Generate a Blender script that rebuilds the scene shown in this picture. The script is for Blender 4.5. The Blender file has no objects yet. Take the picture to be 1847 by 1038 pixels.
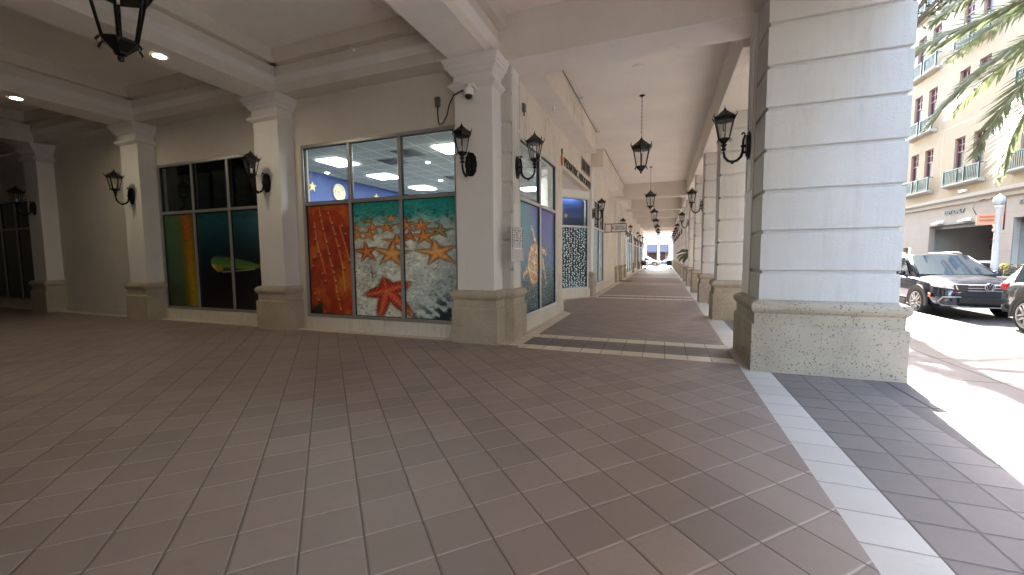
import bpy, math, random
import numpy as np
from mathutils import Vector, Matrix
R = math.radians
random.seed(7)
S = bpy.context.scene
C = S.collection
# ---------------------------------------------------------------- camera
cam = bpy.data.objects.new('camera', bpy.data.cameras.new('camera')); C.objects.link(cam)
yaw, pit, rol = -.358, -.0757, -.0079
fw = Vector((math.sin(yaw)*math.cos(pit), math.cos(yaw)*math.cos(pit), math.sin(pit)))
rt = Vector((math.cos(yaw), -math.sin(yaw), 0)); up = rt.cross(fw)
r2 = math.cos(rol)*rt + math.sin(rol)*up; u2 = -math.sin(rol)*rt + math.cos(rol)*up
cam.matrix_world = Matrix(((r2.x, u2.x, -fw.x, 0), (r2.y, u2.y, -fw.y, 0), (r2.z, u2.z, -fw.z, 1.5), (0, 0, 0, 1)))
cam.data.sensor_width = 36; cam.data.lens = 729.8/1847*36
cam.data.clip_start = .05; cam.data.clip_end = 3000
S.camera = cam
# ---------------------------------------------------------------- light
SUN_EL, SUN_DIR = R(41), (.15, 1.0)          # towards the sun: far end of the street
w = bpy.data.worlds.new('World'); S.world = w; w.use_nodes = True
wn = w.node_tree.nodes; wl = w.node_tree.links
sky = wn.new('ShaderNodeTexSky'); sky.sky_type = 'NISHITA'; sky.sun_disc = False
sky.sun_elevation = SUN_EL; sky.sun_rotation = math.atan2(SUN_DIR[0], SUN_DIR[1])
sky.air_density = 1.0; sky.dust_density = 2.0; sky.ozone_density = 1.0
wl.new(sky.outputs[0], wn['Background'].inputs[0]); wn['Background'].inputs[1].default_value = .15
sun = bpy.data.objects.new('sun', bpy.data.lights.new('sun', 'SUN')); C.objects.link(sun)
sun.data.energy = 2.1; sun.data.angle = R(.5); sun.data.color = (1, .94, .86)
sd = Vector((SUN_DIR[0], SUN_DIR[1], math.hypot(*SUN_DIR)*math.tan(SUN_EL)))
sun.rotation_euler = sd.to_track_quat('Z', 'Y').to_euler()
sun.location = sd*20
S.view_settings.view_transform = 'Standard'; S.view_settings.look = 'None'
S.view_settings.exposure = 4.6; S.view_settings.gamma = 1.0
S.render.engine = 'CYCLES'
S.cycles.max_bounces = 10; S.cycles.diffuse_bounces = 9; S.cycles.glossy_bounces = 4
S.cycles.transparent_max_bounces = 12; S.cycles.sample_clamp_indirect = 6
S.cycles.caustics_reflective = False; S.cycles.caustics_refractive = False
# ---------------------------------------------------------------- materials
def lin(c):
    return tuple((x/12.92 if x <= .04045 else ((x+.055)/1.055)**2.4) for x in c)
class NT:
    def __init__(s, name):
        s.m = bpy.data.materials.new(name); s.m.use_nodes = True
        s.t = s.m.node_tree; s.b = s.t.nodes['Principled BSDF']; s._g = None
    def n(s, typ, **kw):
        x = s.t.nodes.new(typ)
        for k, v in kw.items(): setattr(x, k, v)
        return x
    def l(s, a, b): s.t.links.new(a, b)
    def pos(s):
        if s._g is None: s._g = s.n('ShaderNodeNewGeometry')
        return s._g.outputs['Position']
    def math(s, op, a, b=None, clamp=False):
        x = s.n('ShaderNodeMath', operation=op); x.use_clamp = clamp
        for i, v in enumerate((a, b)):
            if v is None: continue
            if isinstance(v, (int, float)): x.inputs[i].default_value = v
            else: s.l(v, x.inputs[i])
        return x.outputs[0]
    def noise(s, scale, detail=4, rough=.55, vec=None, stretch=None):
        x = s.n('ShaderNodeTexNoise'); x.inputs['Scale'].default_value = scale
        x.inputs['Detail'].default_value = detail; x.inputs['Roughness'].default_value = rough
        v = vec if vec is not None else s.pos()
        if stretch:
            mp = s.n('ShaderNodeMapping'); mp.inputs['Scale'].default_value = stretch; s.l(v, mp.inputs[0]); v = mp.outputs[0]
        s.l(v, x.inputs['Vector']); return x.outputs['Fac']
    def ramp(s, fac, a, b, ca=(0, 0, 0), cb=(1, 1, 1)):
        x = s.n('ShaderNodeValToRGB'); e = x.color_ramp.elements
        e[0].position = a; e[1].position = b; e[0].color = (*ca, 1); e[1].color = (*cb, 1)
        s.l(fac, x.inputs[0]); return x.outputs[0]
    def mix(s, fac, a, b, blend='MIX'):
        x = s.n('ShaderNodeMix', data_type='RGBA', blend_type=blend)
        for i, v in ((0, fac), (6, a), (7, b)):
            if isinstance(v, (int, float)): x.inputs[i].default_value = v
            elif isinstance(v, tuple): x.inputs[i].default_value = (*v, 1)
            else: s.l(v, x.inputs[i])
        return x.outputs[2]
    def bump(s, h, strength, dist=.01, normal=None):
        x = s.n('ShaderNodeBump'); x.inputs['Strength'].default_value = strength; x.inputs['Distance'].default_value = dist
        s.l(h, x.inputs['Height'])
        if normal is not None: s.l(normal, x.inputs['Normal'])
        return x.outputs[0]
    def set(s, col=None, rough=None, metal=None, nrm=None, spec=None, coat=None):
        B = s.b.inputs
        for key, v in (('Base Color', col), ('Roughness', rough), ('Metallic', metal), ('Normal', nrm), ('Specular IOR Level', spec), ('Coat Weight', coat)):
            if v is None: continue
            if isinstance(v, tuple): B[key].default_value = (*v, 1)
            elif isinstance(v, (int, float)): B[key].default_value = v
            else: s.l(v, B[key])
        return s.m
def stucco(name, col, bump=.35, scale=38, stain=.0, rough=.9, streak=.12):
    t = NT(name)
    big = t.noise(.9, 4); mid = t.noise(6, 4)
    c = t.mix(t.ramp(big, .3, .75), tuple(x*.93 for x in col), tuple(min(1, x*1.03) for x in col))
    c = t.mix(t.math('MULTIPLY', t.ramp(mid, .45, .8), .18), c, tuple(x*.84 for x in col))
    c = t.mix(t.math('MULTIPLY', t.ramp(t.noise(.9, 5, .7, stretch=(7, 7, .45)), .52, .78), streak), c, tuple(x*.62 for x in col))
    vo = t.n('ShaderNodeTexVoronoi', feature='DISTANCE_TO_EDGE'); vo.inputs['Scale'].default_value = .55
    wv = t.n('ShaderNodeVectorMath', operation='MULTIPLY_ADD'); nz = t.n('ShaderNodeTexNoise'); nz.inputs['Scale'].default_value = 2.2; nz.inputs['Detail'].default_value = 6
    t.l(t.pos(), nz.inputs['Vector']); t.l(nz.outputs['Color'], wv.inputs[0]); wv.inputs[1].default_value = (.5, .5, .5); t.l(t.pos(), wv.inputs[2]); t.l(wv.outputs[0], vo.inputs['Vector'])
    ck = t.math('MULTIPLY', t.ramp(vo.outputs['Distance'], .0, .0045, (1, 1, 1), (0, 0, 0)), t.ramp(t.noise(.7, 2), .5, .6))
    c = t.mix(t.math('MULTIPLY', ck, .16), c, tuple(x*.45 for x in col))
    if stain:
        st = t.noise(1.6, 6, .7, stretch=(9, 9, 1.3)); s2 = t.noise(.55, 2)
        f = t.math('MULTIPLY', t.ramp(st, .50, .64), t.ramp(s2, .40, .56))
        c = t.mix(t.math('MULTIPLY', f, stain), c, tuple(x*.42 for x in col))
    fine = t.noise(scale, 5, .65); h = t.math('ADD', fine, t.math('MULTIPLY', t.noise(scale*.25, 3), .8))
    return t.set(c, rough, nrm=t.bump(h, bump, .012), spec=.25)
def plain(name, col, rough=.5, metal=0., spec=.5, var=.08, bump=0., bs=60, coat=None):
    t = NT(name); n = t.noise(5, 4)
    c = t.mix(t.ramp(n, .3, .7), tuple(x*(1-var) for x in col), tuple(min(1, x*(1+var)) for x in col))
    nr = t.bump(t.noise(bs, 4), bump, .004) if bump else None
    return t.set(c, t.math('ADD', t.math('MULTIPLY', t.noise(14, 3), .12), rough-.06), metal, nr, spec, coat)
def stone(name, col, pits=.5):
    t = NT(name)
    c = t.mix(t.ramp(t.noise(2.2, 5), .3, .7), tuple(x*.86 for x in col), tuple(x*1.1 for x in col))
    v = t.n('ShaderNodeTexVoronoi'); v.inputs['Scale'].default_value = 34; v.inputs['Randomness'].default_value = 1
    wv = t.n('ShaderNodeVectorMath', operation='MULTIPLY_ADD'); nz = t.n('ShaderNodeTexNoise'); nz.inputs['Scale'].default_value = 20
    t.l(t.pos(), nz.inputs['Vector']); t.l(nz.outputs['Color'], wv.inputs[0]); wv.inputs[1].default_value = (.05, .05, .05); t.l(t.pos(), wv.inputs[2])
    t.l(wv.outputs[0], v.inputs['Vector'])
    pit = t.ramp(v.outputs['Distance'], .16, .34, (1, 1, 1), (0, 0, 0))
    gate = t.ramp(t.noise(3.2, 4), .28, .46)
    p = t.math('MULTIPLY', t.math('MULTIPLY', pit, gate), t.ramp(t.noise(21, 1), .36, .46))
    c = t.mix(t.math('MULTIPLY', p, pits), c, tuple(x*.28 for x in col))
    h = t.math('SUBTRACT', t.math('MULTIPLY', t.noise(90, 3), .3), p)
    return t.set(c, .8, nrm=t.bump(h, .5, .008), spec=.3)
def tiles(name, col, size=.3136, ang=45, org=(-.825, 1.889), rough=.42, joint=.0045, gcol=(.05, .04, .036), vari=.15, size2=None, spk=.25, lit_joint=None):
    """square clay pavers: joints cut in by bump, slight tone change from tile to tile"""
    t = NT(name); s2 = size2 or size
    sp = t.n('ShaderNodeSeparateXYZ'); t.l(t.pos(), sp.inputs[0])
    a = R(ang); ca, sa = math.cos(a), math.sin(a)
    dx = t.math('SUBTRACT', sp.outputs[0], org[0]); dy = t.math('SUBTRACT', sp.outputs[1], org[1])
    u = t.math('ADD', t.math('MULTIPLY', dx, ca), t.math('MULTIPLY', dy, sa))
    v = t.math('ADD', t.math('MULTIPLY', dx, -sa), t.math('MULTIPLY', dy, ca))
    nz = t.math('MULTIPLY', t.math('SUBTRACT', t.noise(7, 2), .5), .006)
    def edge(q, sz):
        q = t.math('DIVIDE', t.math('ADD', q, nz), sz)
        fr = t.math('FRACT', q); d = t.math('MULTIPLY', t.math('SUBTRACT', .5, t.math('ABSOLUTE', t.math('SUBTRACT', fr, .5))), sz)
        return d, t.math('FLOOR', q)
    du, iu = edge(u, size); dv, iv = edge(v, s2)
    d = t.math('MINIMUM', du, dv)
    cell = t.n('ShaderNodeCombineXYZ'); t.l(iu, cell.inputs[0]); t.l(iv, cell.inputs[1])
    wn_ = t.n('ShaderNodeTexWhiteNoise'); wn_.noise_dimensions = '3D'; t.l(cell.outputs[0], wn_.inputs['Vector'])
    c = t.mix(wn_.outputs['Value'], tuple(x*(1-vari) for x in col), tuple(x*(1+vari) for x in col))
    c = t.mix(t.math('MULTIPLY', t.ramp(t.noise(1.1, 5, .6), .35, .7), .35), c, tuple(x*.78 for x in col))
    c = t.mix(t.math('MULTIPLY', t.ramp(t.noise(150, 2), .6, .7), spk), c, tuple(x*.45 for x in col))
    c = t.mix(t.math('MULTIPLY', t.ramp(t.noise(26, 6, .7), .56, .72), .3), c, tuple(x*.68 for x in col))
    vs = t.n('ShaderNodeTexVoronoi'); vs.inputs['Scale'].default_value = 1.15; t.l(t.pos(), vs.inputs['Vector'])
    c = t.mix(t.math('MULTIPLY', t.ramp(vs.outputs['Distance'], .012, .022, (1, 1, 1), (0, 0, 0)), .6), c, tuple(x*.3 for x in col))
    sc_ = t.math('MULTIPLY', t.ramp(t.noise(.45, 6, .72), .5, .72), .32); c = t.mix(sc_, c, tuple(min(1, x*1.25) for x in col))
    c = t.mix(t.math('MULTIPLY', t.ramp(t.noise(2.4, 7, .75, stretch=(1, 3.5, 1)), .6, .7), .28), c, tuple(x*.62 for x in col))
    g = t.ramp(d, joint*.8, joint*1.5, (1, 1, 1), (0, 0, 0))
    if lit_joint:
        gu = t.ramp(du, joint*.8, joint*1.5, (1, 1, 1), (0, 0, 0))
        gc = t.mix(gu, lit_joint, gcol)  # one joint direction lighter, the other darker: side light put into the colour
    else: gc = gcol
    c = t.mix(g, c, gc)
    prof = t.ramp(d, joint*.5, joint*2.6)
    h = t.math('ADD', prof, t.math('MULTIPLY', t.noise(120, 3), .10))
    tilt = t.math('MULTIPLY', t.noise(1.7, 2), .5)
    rr = t.math('ADD', t.math('MULTIPLY', t.noise(11, 5, .7), .22), rough-.1)
    rr = t.math('ADD', rr, t.math('MULTIPLY', wn_.outputs['Value'], .06))
    return t.set(c, rr, nrm=t.bump(h, .8, .004), spec=.42)
def glass_mat(name, tint=(.9, .95, .95), refl=1.5, body=0.0):
    t = NT(name); t.t.nodes.remove(t.b); out = t.t.nodes['Material Output']
    tr = t.n('ShaderNodeBsdfTransparent'); tr.inputs[0].default_value = (*tint, 1)
    gl = t.n('ShaderNodeBsdfGlossy'); gl.inputs['Roughness'].default_value = .01
    lw = t.n('ShaderNodeLayerWeight'); lw.inputs[0].default_value = .5
    fr = t.math('ADD', t.math('MULTIPLY', t.math('POWER', lw.outputs['Facing'], 4.0), .7), (refl-1)*.06, True)
    mx = t.n('ShaderNodeMixShader'); t.l(fr, mx.inputs[0]); t.l(tr.outputs[0], mx.inputs[1]); t.l(gl.outputs[0], mx.inputs[2])
    t.l(mx.outputs[0], out.inputs[0]); return t.m
def emit(name, col, s):
    t = NT(name); t.b.inputs['Base Color'].default_value = (*col, 1)
    t.b.inputs['Emission Color'].default_value = (*col, 1); t.b.inputs['Emission Strength'].default_value = s; return t.m
def vinyl(name, rough=.32):
    t = NT(name); a = t.n('ShaderNodeAttribute', attribute_name='Col'); t.b.inputs['Coat Roughness'].default_value = .06; return t.set(a.outputs['Color'], rough, spec=.5, coat=.35)
M = {}
M['wall'] = stucco('wall_stucco', (.66, .62, .555), .55, 34)
M['wall_stain'] = stucco('weathered_stucco', (.76, .70, .60), .8, 26, stain=.8)
M['beam'] = stucco('beam_stucco', (.70, .66, .60), .95, 19)
M['ceil'] = stucco('ceiling_plaster', (.87, .83, .795), .12, 60)
M['trim'] = stucco('trim_plaster', (.75, .735, .71), .12, 60)
M['colw'] = stucco('column_plaster', (.54, .52, .49), .5, 48, stain=.12, streak=.3)
M['curbw'] = stucco('curb_plaster', (.66, .61, .53), .5, 26, stain=.4)
M['base'] = stone('cast_stone', (.44, .385, .30), .5)
M['base_pit'] = stone('pitted_stone', (.37, .32, .245), 1.0)
M['tile'] = tiles('brown_paver', (.30, .238, .212), lit_joint=(.42, .36, .325), joint=.005, gcol=(.12, .094, .083), rough=.5)  # joint directions toned apart, imitating light from the right
M['tile_r'] = tiles('grey_brown_paver', (.18, .156, .148), .313, 0, (1.31, 2.513), size2=.3065, gcol=(.06, .055, .055), joint=.006)
M['tile_b'] = tiles('band_paver', (.19, .165, .155), .3136, 0, (.985, 6.53), gcol=(.05, .045, .04))
M['cream'] = tiles('cream_paver', (.72, .64, .54), .3136, 0, (.985, 6.22), gcol=(.25, .2, .16), rough=.55, vari=.05, spk=.1)
M['strip'] = tiles('white_paver', (.53, .505, .47), .36, 0, (.97, 2.513), size2=.3065, gcol=(.3, .28, .26), rough=.5, vari=.06, spk=.3)
M['walk'] = tiles('pink_concrete', (.155, .130, .121), 1.225, 0, (.02, .08), size2=1.235, rough=.75, joint=.009, gcol=(.03, .025, .022), vari=.04, spk=.15)
M['road'] = plain('asphalt', (.065, .064, .064), .85, var=.15, bump=.4, bs=90)
M['kerb'] = stucco('kerb_concrete', (.45, .42, .39), .3, 40)
M['black'] = plain('black_iron', (.008, .0075, .007), .42, .3, var=.2, bump=.15, bs=50)
M['alu'] = plain('aluminium_frame', (.36, .355, .35), .38, .6, var=.05)
M['alu2'] = plain('white_frame', (.62, .62, .61), .4, .15, var=.03)
M['gasket'] = plain('gasket', (.02, .02, .022), .5)
M['glass'] = glass_mat('window_glass', (.80, .86, .86), 1.6)
M['lglass'] = glass_mat('lantern_glass', (.93, .93, .92), 1.3)
M['white'] = plain('white_plastic', (.75, .75, .74), .35)
M['vinyl'] = vinyl('printed_vinyl')
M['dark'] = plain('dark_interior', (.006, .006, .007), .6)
M['gold'] = plain('pale_gold', (.62, .48, .24), .5)
M['blue'] = plain('blue_paint', (.018, .045, .19), .6, var=.05)
M['lamp'] = emit('lit_panel', (1, .97, .9), 3.6)
M['down'] = emit('lit_downlight', (1, .86, .6), 16)
M['roomw'] = plain('room_wall', (.55, .56, .56), .7)
M['acou'] = tiles('acoustic_tile', (.32, .335, .335), .61, 0, (-7.2, 6.9), rough=.9, joint=.014, gcol=(.6, .6, .6), size2=.61, vari=.03, spk=.1)
M['grey'] = plain('grey_plastic', (.10, .10, .10), .5)
M['letter'] = plain('dark_letter', (.018, .018, .016), .45)
M['orange'] = plain('orange_paint', (.62, .15, .03), .45)
M['green'] = plain('leaf_green_paint', (.03, .14, .04), .45)
M['silver'] = plain('brushed_silver', (.50, .50, .50), .35, .7, var=.04)
M['rail'] = plain('teal_rail', (.006, .062, .056), .45, .2)
M['fac'] = stucco('cream_facade', (.32, .265, .18), .25, 18, stain=.3)
M['fac2'] = stucco('stone_facade', (.30, .265, .22), .25, 18, stain=.2)
M['cornice'] = stucco('cornice', (.38, .35, .30), .2, 20, stain=.2)
M['mull'] = plain('mauve_frame', (.22, .09, .10), .5)
M['pane2'] = plain('dark_pane', (.03, .016, .018), .35, spec=.25)
M['garage'] = stucco('garage_wall', (.36, .37, .36), .15, 20)
M['yellow'] = plain('yellow_paint', (.65, .42, .02), .5)
M['bark'] = stucco('bark', (.16, .13, .105), .9, 26)
M['leaf'] = plain('leaf', (.055, .085, .04), .5, var=.35)
def leafmat(name, col, tr):
    t = NT(name); n = t.noise(2.5, 3); c = t.mix(t.ramp(n, .3, .7), tuple(x*.7 for x in col), tuple(x*1.35 for x in col))
    t.set(c, .45); out = t.t.nodes['Material Output']; x = t.n('ShaderNodeBsdfTranslucent'); t.l(c, x.inputs[0])
    mx = t.n('ShaderNodeMixShader'); mx.inputs[0].default_value = tr; t.l(t.b.outputs[0], mx.inputs[1]); t.l(x.outputs[0], mx.inputs[2]); t.l(mx.outputs[0], out.inputs[0]); return t.m
M['frond'] = leafmat('frond', (.16, .19, .10), .4)
M['frond_dry'] = plain('frond_stem', (.30, .27, .15), .6)
M['rubber'] = plain('tyre_rubber', (.018, .018, .018), .8)
M['flower'] = plain('flower', (.5, .16, .2), .6)
M['wicker'] = plain('dark_wicker', (.02, .016, .014), .6)
M['redglow'] = emit('red_signal', (1, .08, .06), 1.5)
M['conc'] = plain('pole_concrete', (.52, .52, .51), .7, bump=.3)
# ---------------------------------------------------------------- mesh helpers
class MB:
    def __init__(s): s.v = []; s.f = []; s.sm = set()
    def add(s, vs, fs, smooth=False):
        o = len(s.v); s.v += [tuple(p) for p in vs]
        for f in fs:
            if smooth: s.sm.add(len(s.f))
            s.f.append(tuple(i+o for i in f))
        return s
    def box(s, x0, x1, y0, y1, z0, z1):
        return s.add([(x0,y0,z0),(x1,y0,z0),(x1,y1,z0),(x0,y1,z0),(x0,y0,z1),(x1,y0,z1),(x1,y1,z1),(x0,y1,z1)],
            [(0,3,2,1),(4,5,6,7),(0,1,5,4),(1,2,6,5),(2,3,7,6),(3,0,4,7)])
    def rect(s, x0, x1, y0, y1, z, nx=1, ny=1):
        return s.add([(x0,y0,z),(x1,y0,z),(x1,y1,z),(x0,y1,z)], [(0,1,2,3)])
    def loft(s, rings, smooth=False, caps=True):
        n = len(rings[0]); vs = [p for r in rings for p in r]; fs = []
        for k in range(len(rings)-1):
            for i in range(n):
                j = (i+1) % n; fs.append((k*n+i, k*n+j, (k+1)*n+j, (k+1)*n+i))
        s.add(vs, fs, smooth)
        if caps:
            o = len(s.v)-len(vs); s.f.append(tuple(o+i for i in reversed(range(n)))); s.f.append(tuple(o+(len(rings)-1)*n+i for i in range(n)))
        return s
    def rloft(s, x0, x1, y0, y1, prof):
        """rectangular plan; prof = (outward offset, z)"""
        return s.loft([[(x0-o,y0-o,z),(x1+o,y0-o,z),(x1+o,y1+o,z),(x0-o,y1+o,z)] for o, z in prof])
    def lathe(s, cx, cy, prof, n=12, rot=0, smooth=True):
        return s.loft([[(cx+r*math.cos(rot+2*math.pi*i/n), cy+r*math.sin(rot+2*math.pi*i/n), z) for i in range(n)] for r, z in prof], smooth)
    def tube(s, pts, rad, n=8, smooth=True):
        P = [Vector(p) for p in pts]; rings = []
        if not isinstance(rad, (list, tuple)): rad = [rad]*len(P)
        ref = Vector((0, 0, 1))
        for i, p in enumerate(P):
            d = (P[min(i+1, len(P)-1)]-P[max(i-1, 0)]).normalized()
            a = d.cross(ref)
            if a.length < .05: a = d.cross(Vector((1, 0, 0)))
            a.normalize(); b = d.cross(a).normalized()
            rings.append([tuple(p+rad[i]*(math.cos(2*math.pi*k/n)*a+math.sin(2*math.pi*k/n)*b)) for k in range(n)])
        return s.loft(rings, smooth)
    def prism(s, poly, axis, a, b):
        """2D polygon extruded along axis (0,1,2) from a to b; poly in the other two axes order"""
        def P(p, q):
            l = list(p); l.insert(axis, q); return tuple(l)
        return s.loft([[P(p, a) for p in poly], [P(p, b) for p in poly]])
    def build(s, name, mat, parent=None, bevel=0, seg=2, loc=None, fix=True):
        me = bpy.data.meshes.new(name); me.from_pydata(s.v, [], s.f); me.update()
        if fix:
            import bmesh
            bm = bmesh.new(); bm.from_mesh(me); bmesh.ops.recalc_face_normals(bm, faces=bm.faces); bm.to_mesh(me); bm.free()
        if s.sm:
            for i in s.sm: me.polygons[i].use_smooth = True
        me.materials.append(M[mat] if isinstance(mat, str) else mat)
        o = bpy.data.objects.new(name, me); C.objects.link(o)
        if parent is not None: o.parent = parent
        if loc: o.location = loc
        if bevel:
            b = o.modifiers.new('bevel', 'BEVEL'); b.width = bevel; b.segments = seg; b.limit_method = 'ANGLE'; b.angle_limit = R(40)
        return o
def tag(o, label=None, cat=None, group=None, kind=None):
    for k, v in (('label', label), ('category', cat), ('group', group), ('kind', kind)):
        if v: o[k] = v
    return o
def thing(name, label, cat, loc=(0, 0, 0), rz=0, group=None):
    o = bpy.data.objects.new(name, None); C.objects.link(o); o.location = loc; o.rotation_euler = (0, 0, rz); o.empty_display_size = .2
    return tag(o, label, cat, group)
def copy_tree(o, parent=None):
    c = o.copy(); C.objects.link(c)
    if parent is not None: c.parent = parent
    for ch in list(o.children): copy_tree(ch, c)
    return c
def text_mesh(txt, size, depth, mat, name, parent, mtx, sx=1.0, bold=.0, align='CENTER'):
    cu = bpy.data.curves.new('t', 'FONT'); cu.body = txt; cu.size = size; cu.extrude = depth; cu.offset = bold
    cu.align_x = align; cu.align_y = 'CENTER'; cu.resolution_u = 3
    t = bpy.data.objects.new('t', cu); C.objects.link(t)
    dg = bpy.context.evaluated_depsgraph_get(); me = bpy.data.meshes.new_from_object(t.evaluated_get(dg))
    bpy.data.objects.remove(t); me.transform(Matrix.Diagonal((sx, 1, 1, 1))); me.transform(mtx)
    me.name = name; me.materials.clear(); me.materials.append(M[mat])
    o = bpy.data.objects.new(name, me); C.objects.link(o); o.parent = parent; return o
def frame_mtx(origin, right, upv):
    r = Vector(right).normalized(); u = Vector(upv).normalized(); n = r.cross(u)
    return Matrix(((r.x, u.x, n.x, origin[0]), (r.y, u.y, n.y, origin[1]), (r.z, u.z, n.z, origin[2]), (0, 0, 0, 1)))
# ---------------------------------------------------------------- pictures on the shop windows (vertex-coloured vinyl sheets)
rng = np.random.default_rng(3)
def vnoise(X, Y, sc, seed=0):
    r = np.random.default_rng(seed); g = r.random((67, 67))
    x = (X*sc) % 64; y = (Y*sc) % 64; xi = x.astype(int); yi = y.astype(int); fx = x-xi; fy = y-yi
    fx = fx*fx*(3-2*fx); fy = fy*fy*(3-2*fy)
    return (g[yi, xi]*(1-fx)+g[yi, xi+1]*fx)*(1-fy)+(g[yi+1, xi]*(1-fx)+g[yi+1, xi+1]*fx)*fy
def fbm(X, Y, sc, o=4, seed=0):
    a = 0; t = 0; k = 1.
    for i in range(o): a = a+k*vnoise(X, Y, sc*2**i, seed+i); t += k; k *= .55
    return a/t
def ss(x, a, b): 
    t = np.clip((x-a)/(b-a), 0, 1); return t*t*(3-2*t)
def mixc(c, d, f): return c*(1-f[..., None])+np.array(d)*f[..., None] if not isinstance(d, np.ndarray) or d.ndim == 1 else c*(1-f[..., None])+d*f[..., None]
def picture(name, fn, w, h, mtx, parent, nx=110, u0=0., u1=1., depth=.003):
    """fn(U, V) -> sRGB picture, U,V in 0..1; sheet of width w, height h in the plane of mtx"""
    ny = int(nx*h/w); us = np.linspace(0, 1, nx+1); vs = np.linspace(0, 1, ny+1)
    U, V = np.meshgrid(us, vs); c = np.clip(fn(u0+U*(u1-u0), V), 0, 1)
    c = np.where(c <= .04045, c/12.92, ((c+.055)/1.055)**2.4)
    m = MB(); n = nx+1
    pts = [tuple(mtx @ Vector((x*w, y*h, 0))) for y in vs for x in us]
    fs = [(j*n+i, j*n+i+1, (j+1)*n+i+1, (j+1)*n+i) for j in range(ny) for i in range(nx)]
    m.add(pts, fs); o = m.build(name, 'vinyl', parent, fix=False)
    at = o.data.color_attributes.new('Col', 'FLOAT_COLOR', 'POINT')
    buf = np.ones((len(pts), 4), np.float32); buf[:, :3] = c.reshape(-1, 3); at.data.foreach_set('color', buf.ravel())
    return o
def star(c, X, Y, cx, cy, tips, rin, col, asp=1., ridge=(1., .8, .5), power=1.9, big=False):
    """starfish: tips = list of (angle deg, length)"""
    dx = X-cx; dy = (Y-cy)/asp; r = np.hypot(dx, dy); th = np.degrees(np.arctan2(dy, dx))
    rad = np.full_like(r, 0.); rid = np.zeros_like(r); n = len(tips)
    for a, L in tips:
        d = np.abs((th-a+180) % 360-180); prof = np.clip(1-d/36., 0, 1)**power
        rad = np.maximum(rad, rin+(L-rin)*prof)
        rid = np.maximum(rid, np.exp(-(np.radians(d)*r/(.035*max(L, .05)*2))**2)*(d < 60))
    sh = ss(r/rad, 1.22, .98)                     # contact tone printed round it
    c = mixc(c, c*.55, sh*.7)
    inside = ss(r/rad, 1.02, .96)
    tex = fbm(X, Y, 60, 3, 9)
    base = np.array(col)[None, None, :]*(.72+.5*tex[..., None])
    base = base*(1.12-.5*(r/np.maximum(rad, 1e-4))[..., None]**3)
    base = mixc(base, np.array(ridge), rid*.55*inside)
    if big:
        q = (np.sin(dx*170+np.sin(dy*60))*np.sin(dy*150+np.sin(dx*70)))
        base = mixc(base, np.array((.98, .86, .66)), ss(q, .72, .9)*.7)
        e = ss(r/rad, .86, .97)*ss(np.sin(th*1.6), .2, .8); base = mixc(base, np.array((.9, .86, .8)), e*.6)
    return mixc(c, base, inside)
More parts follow.
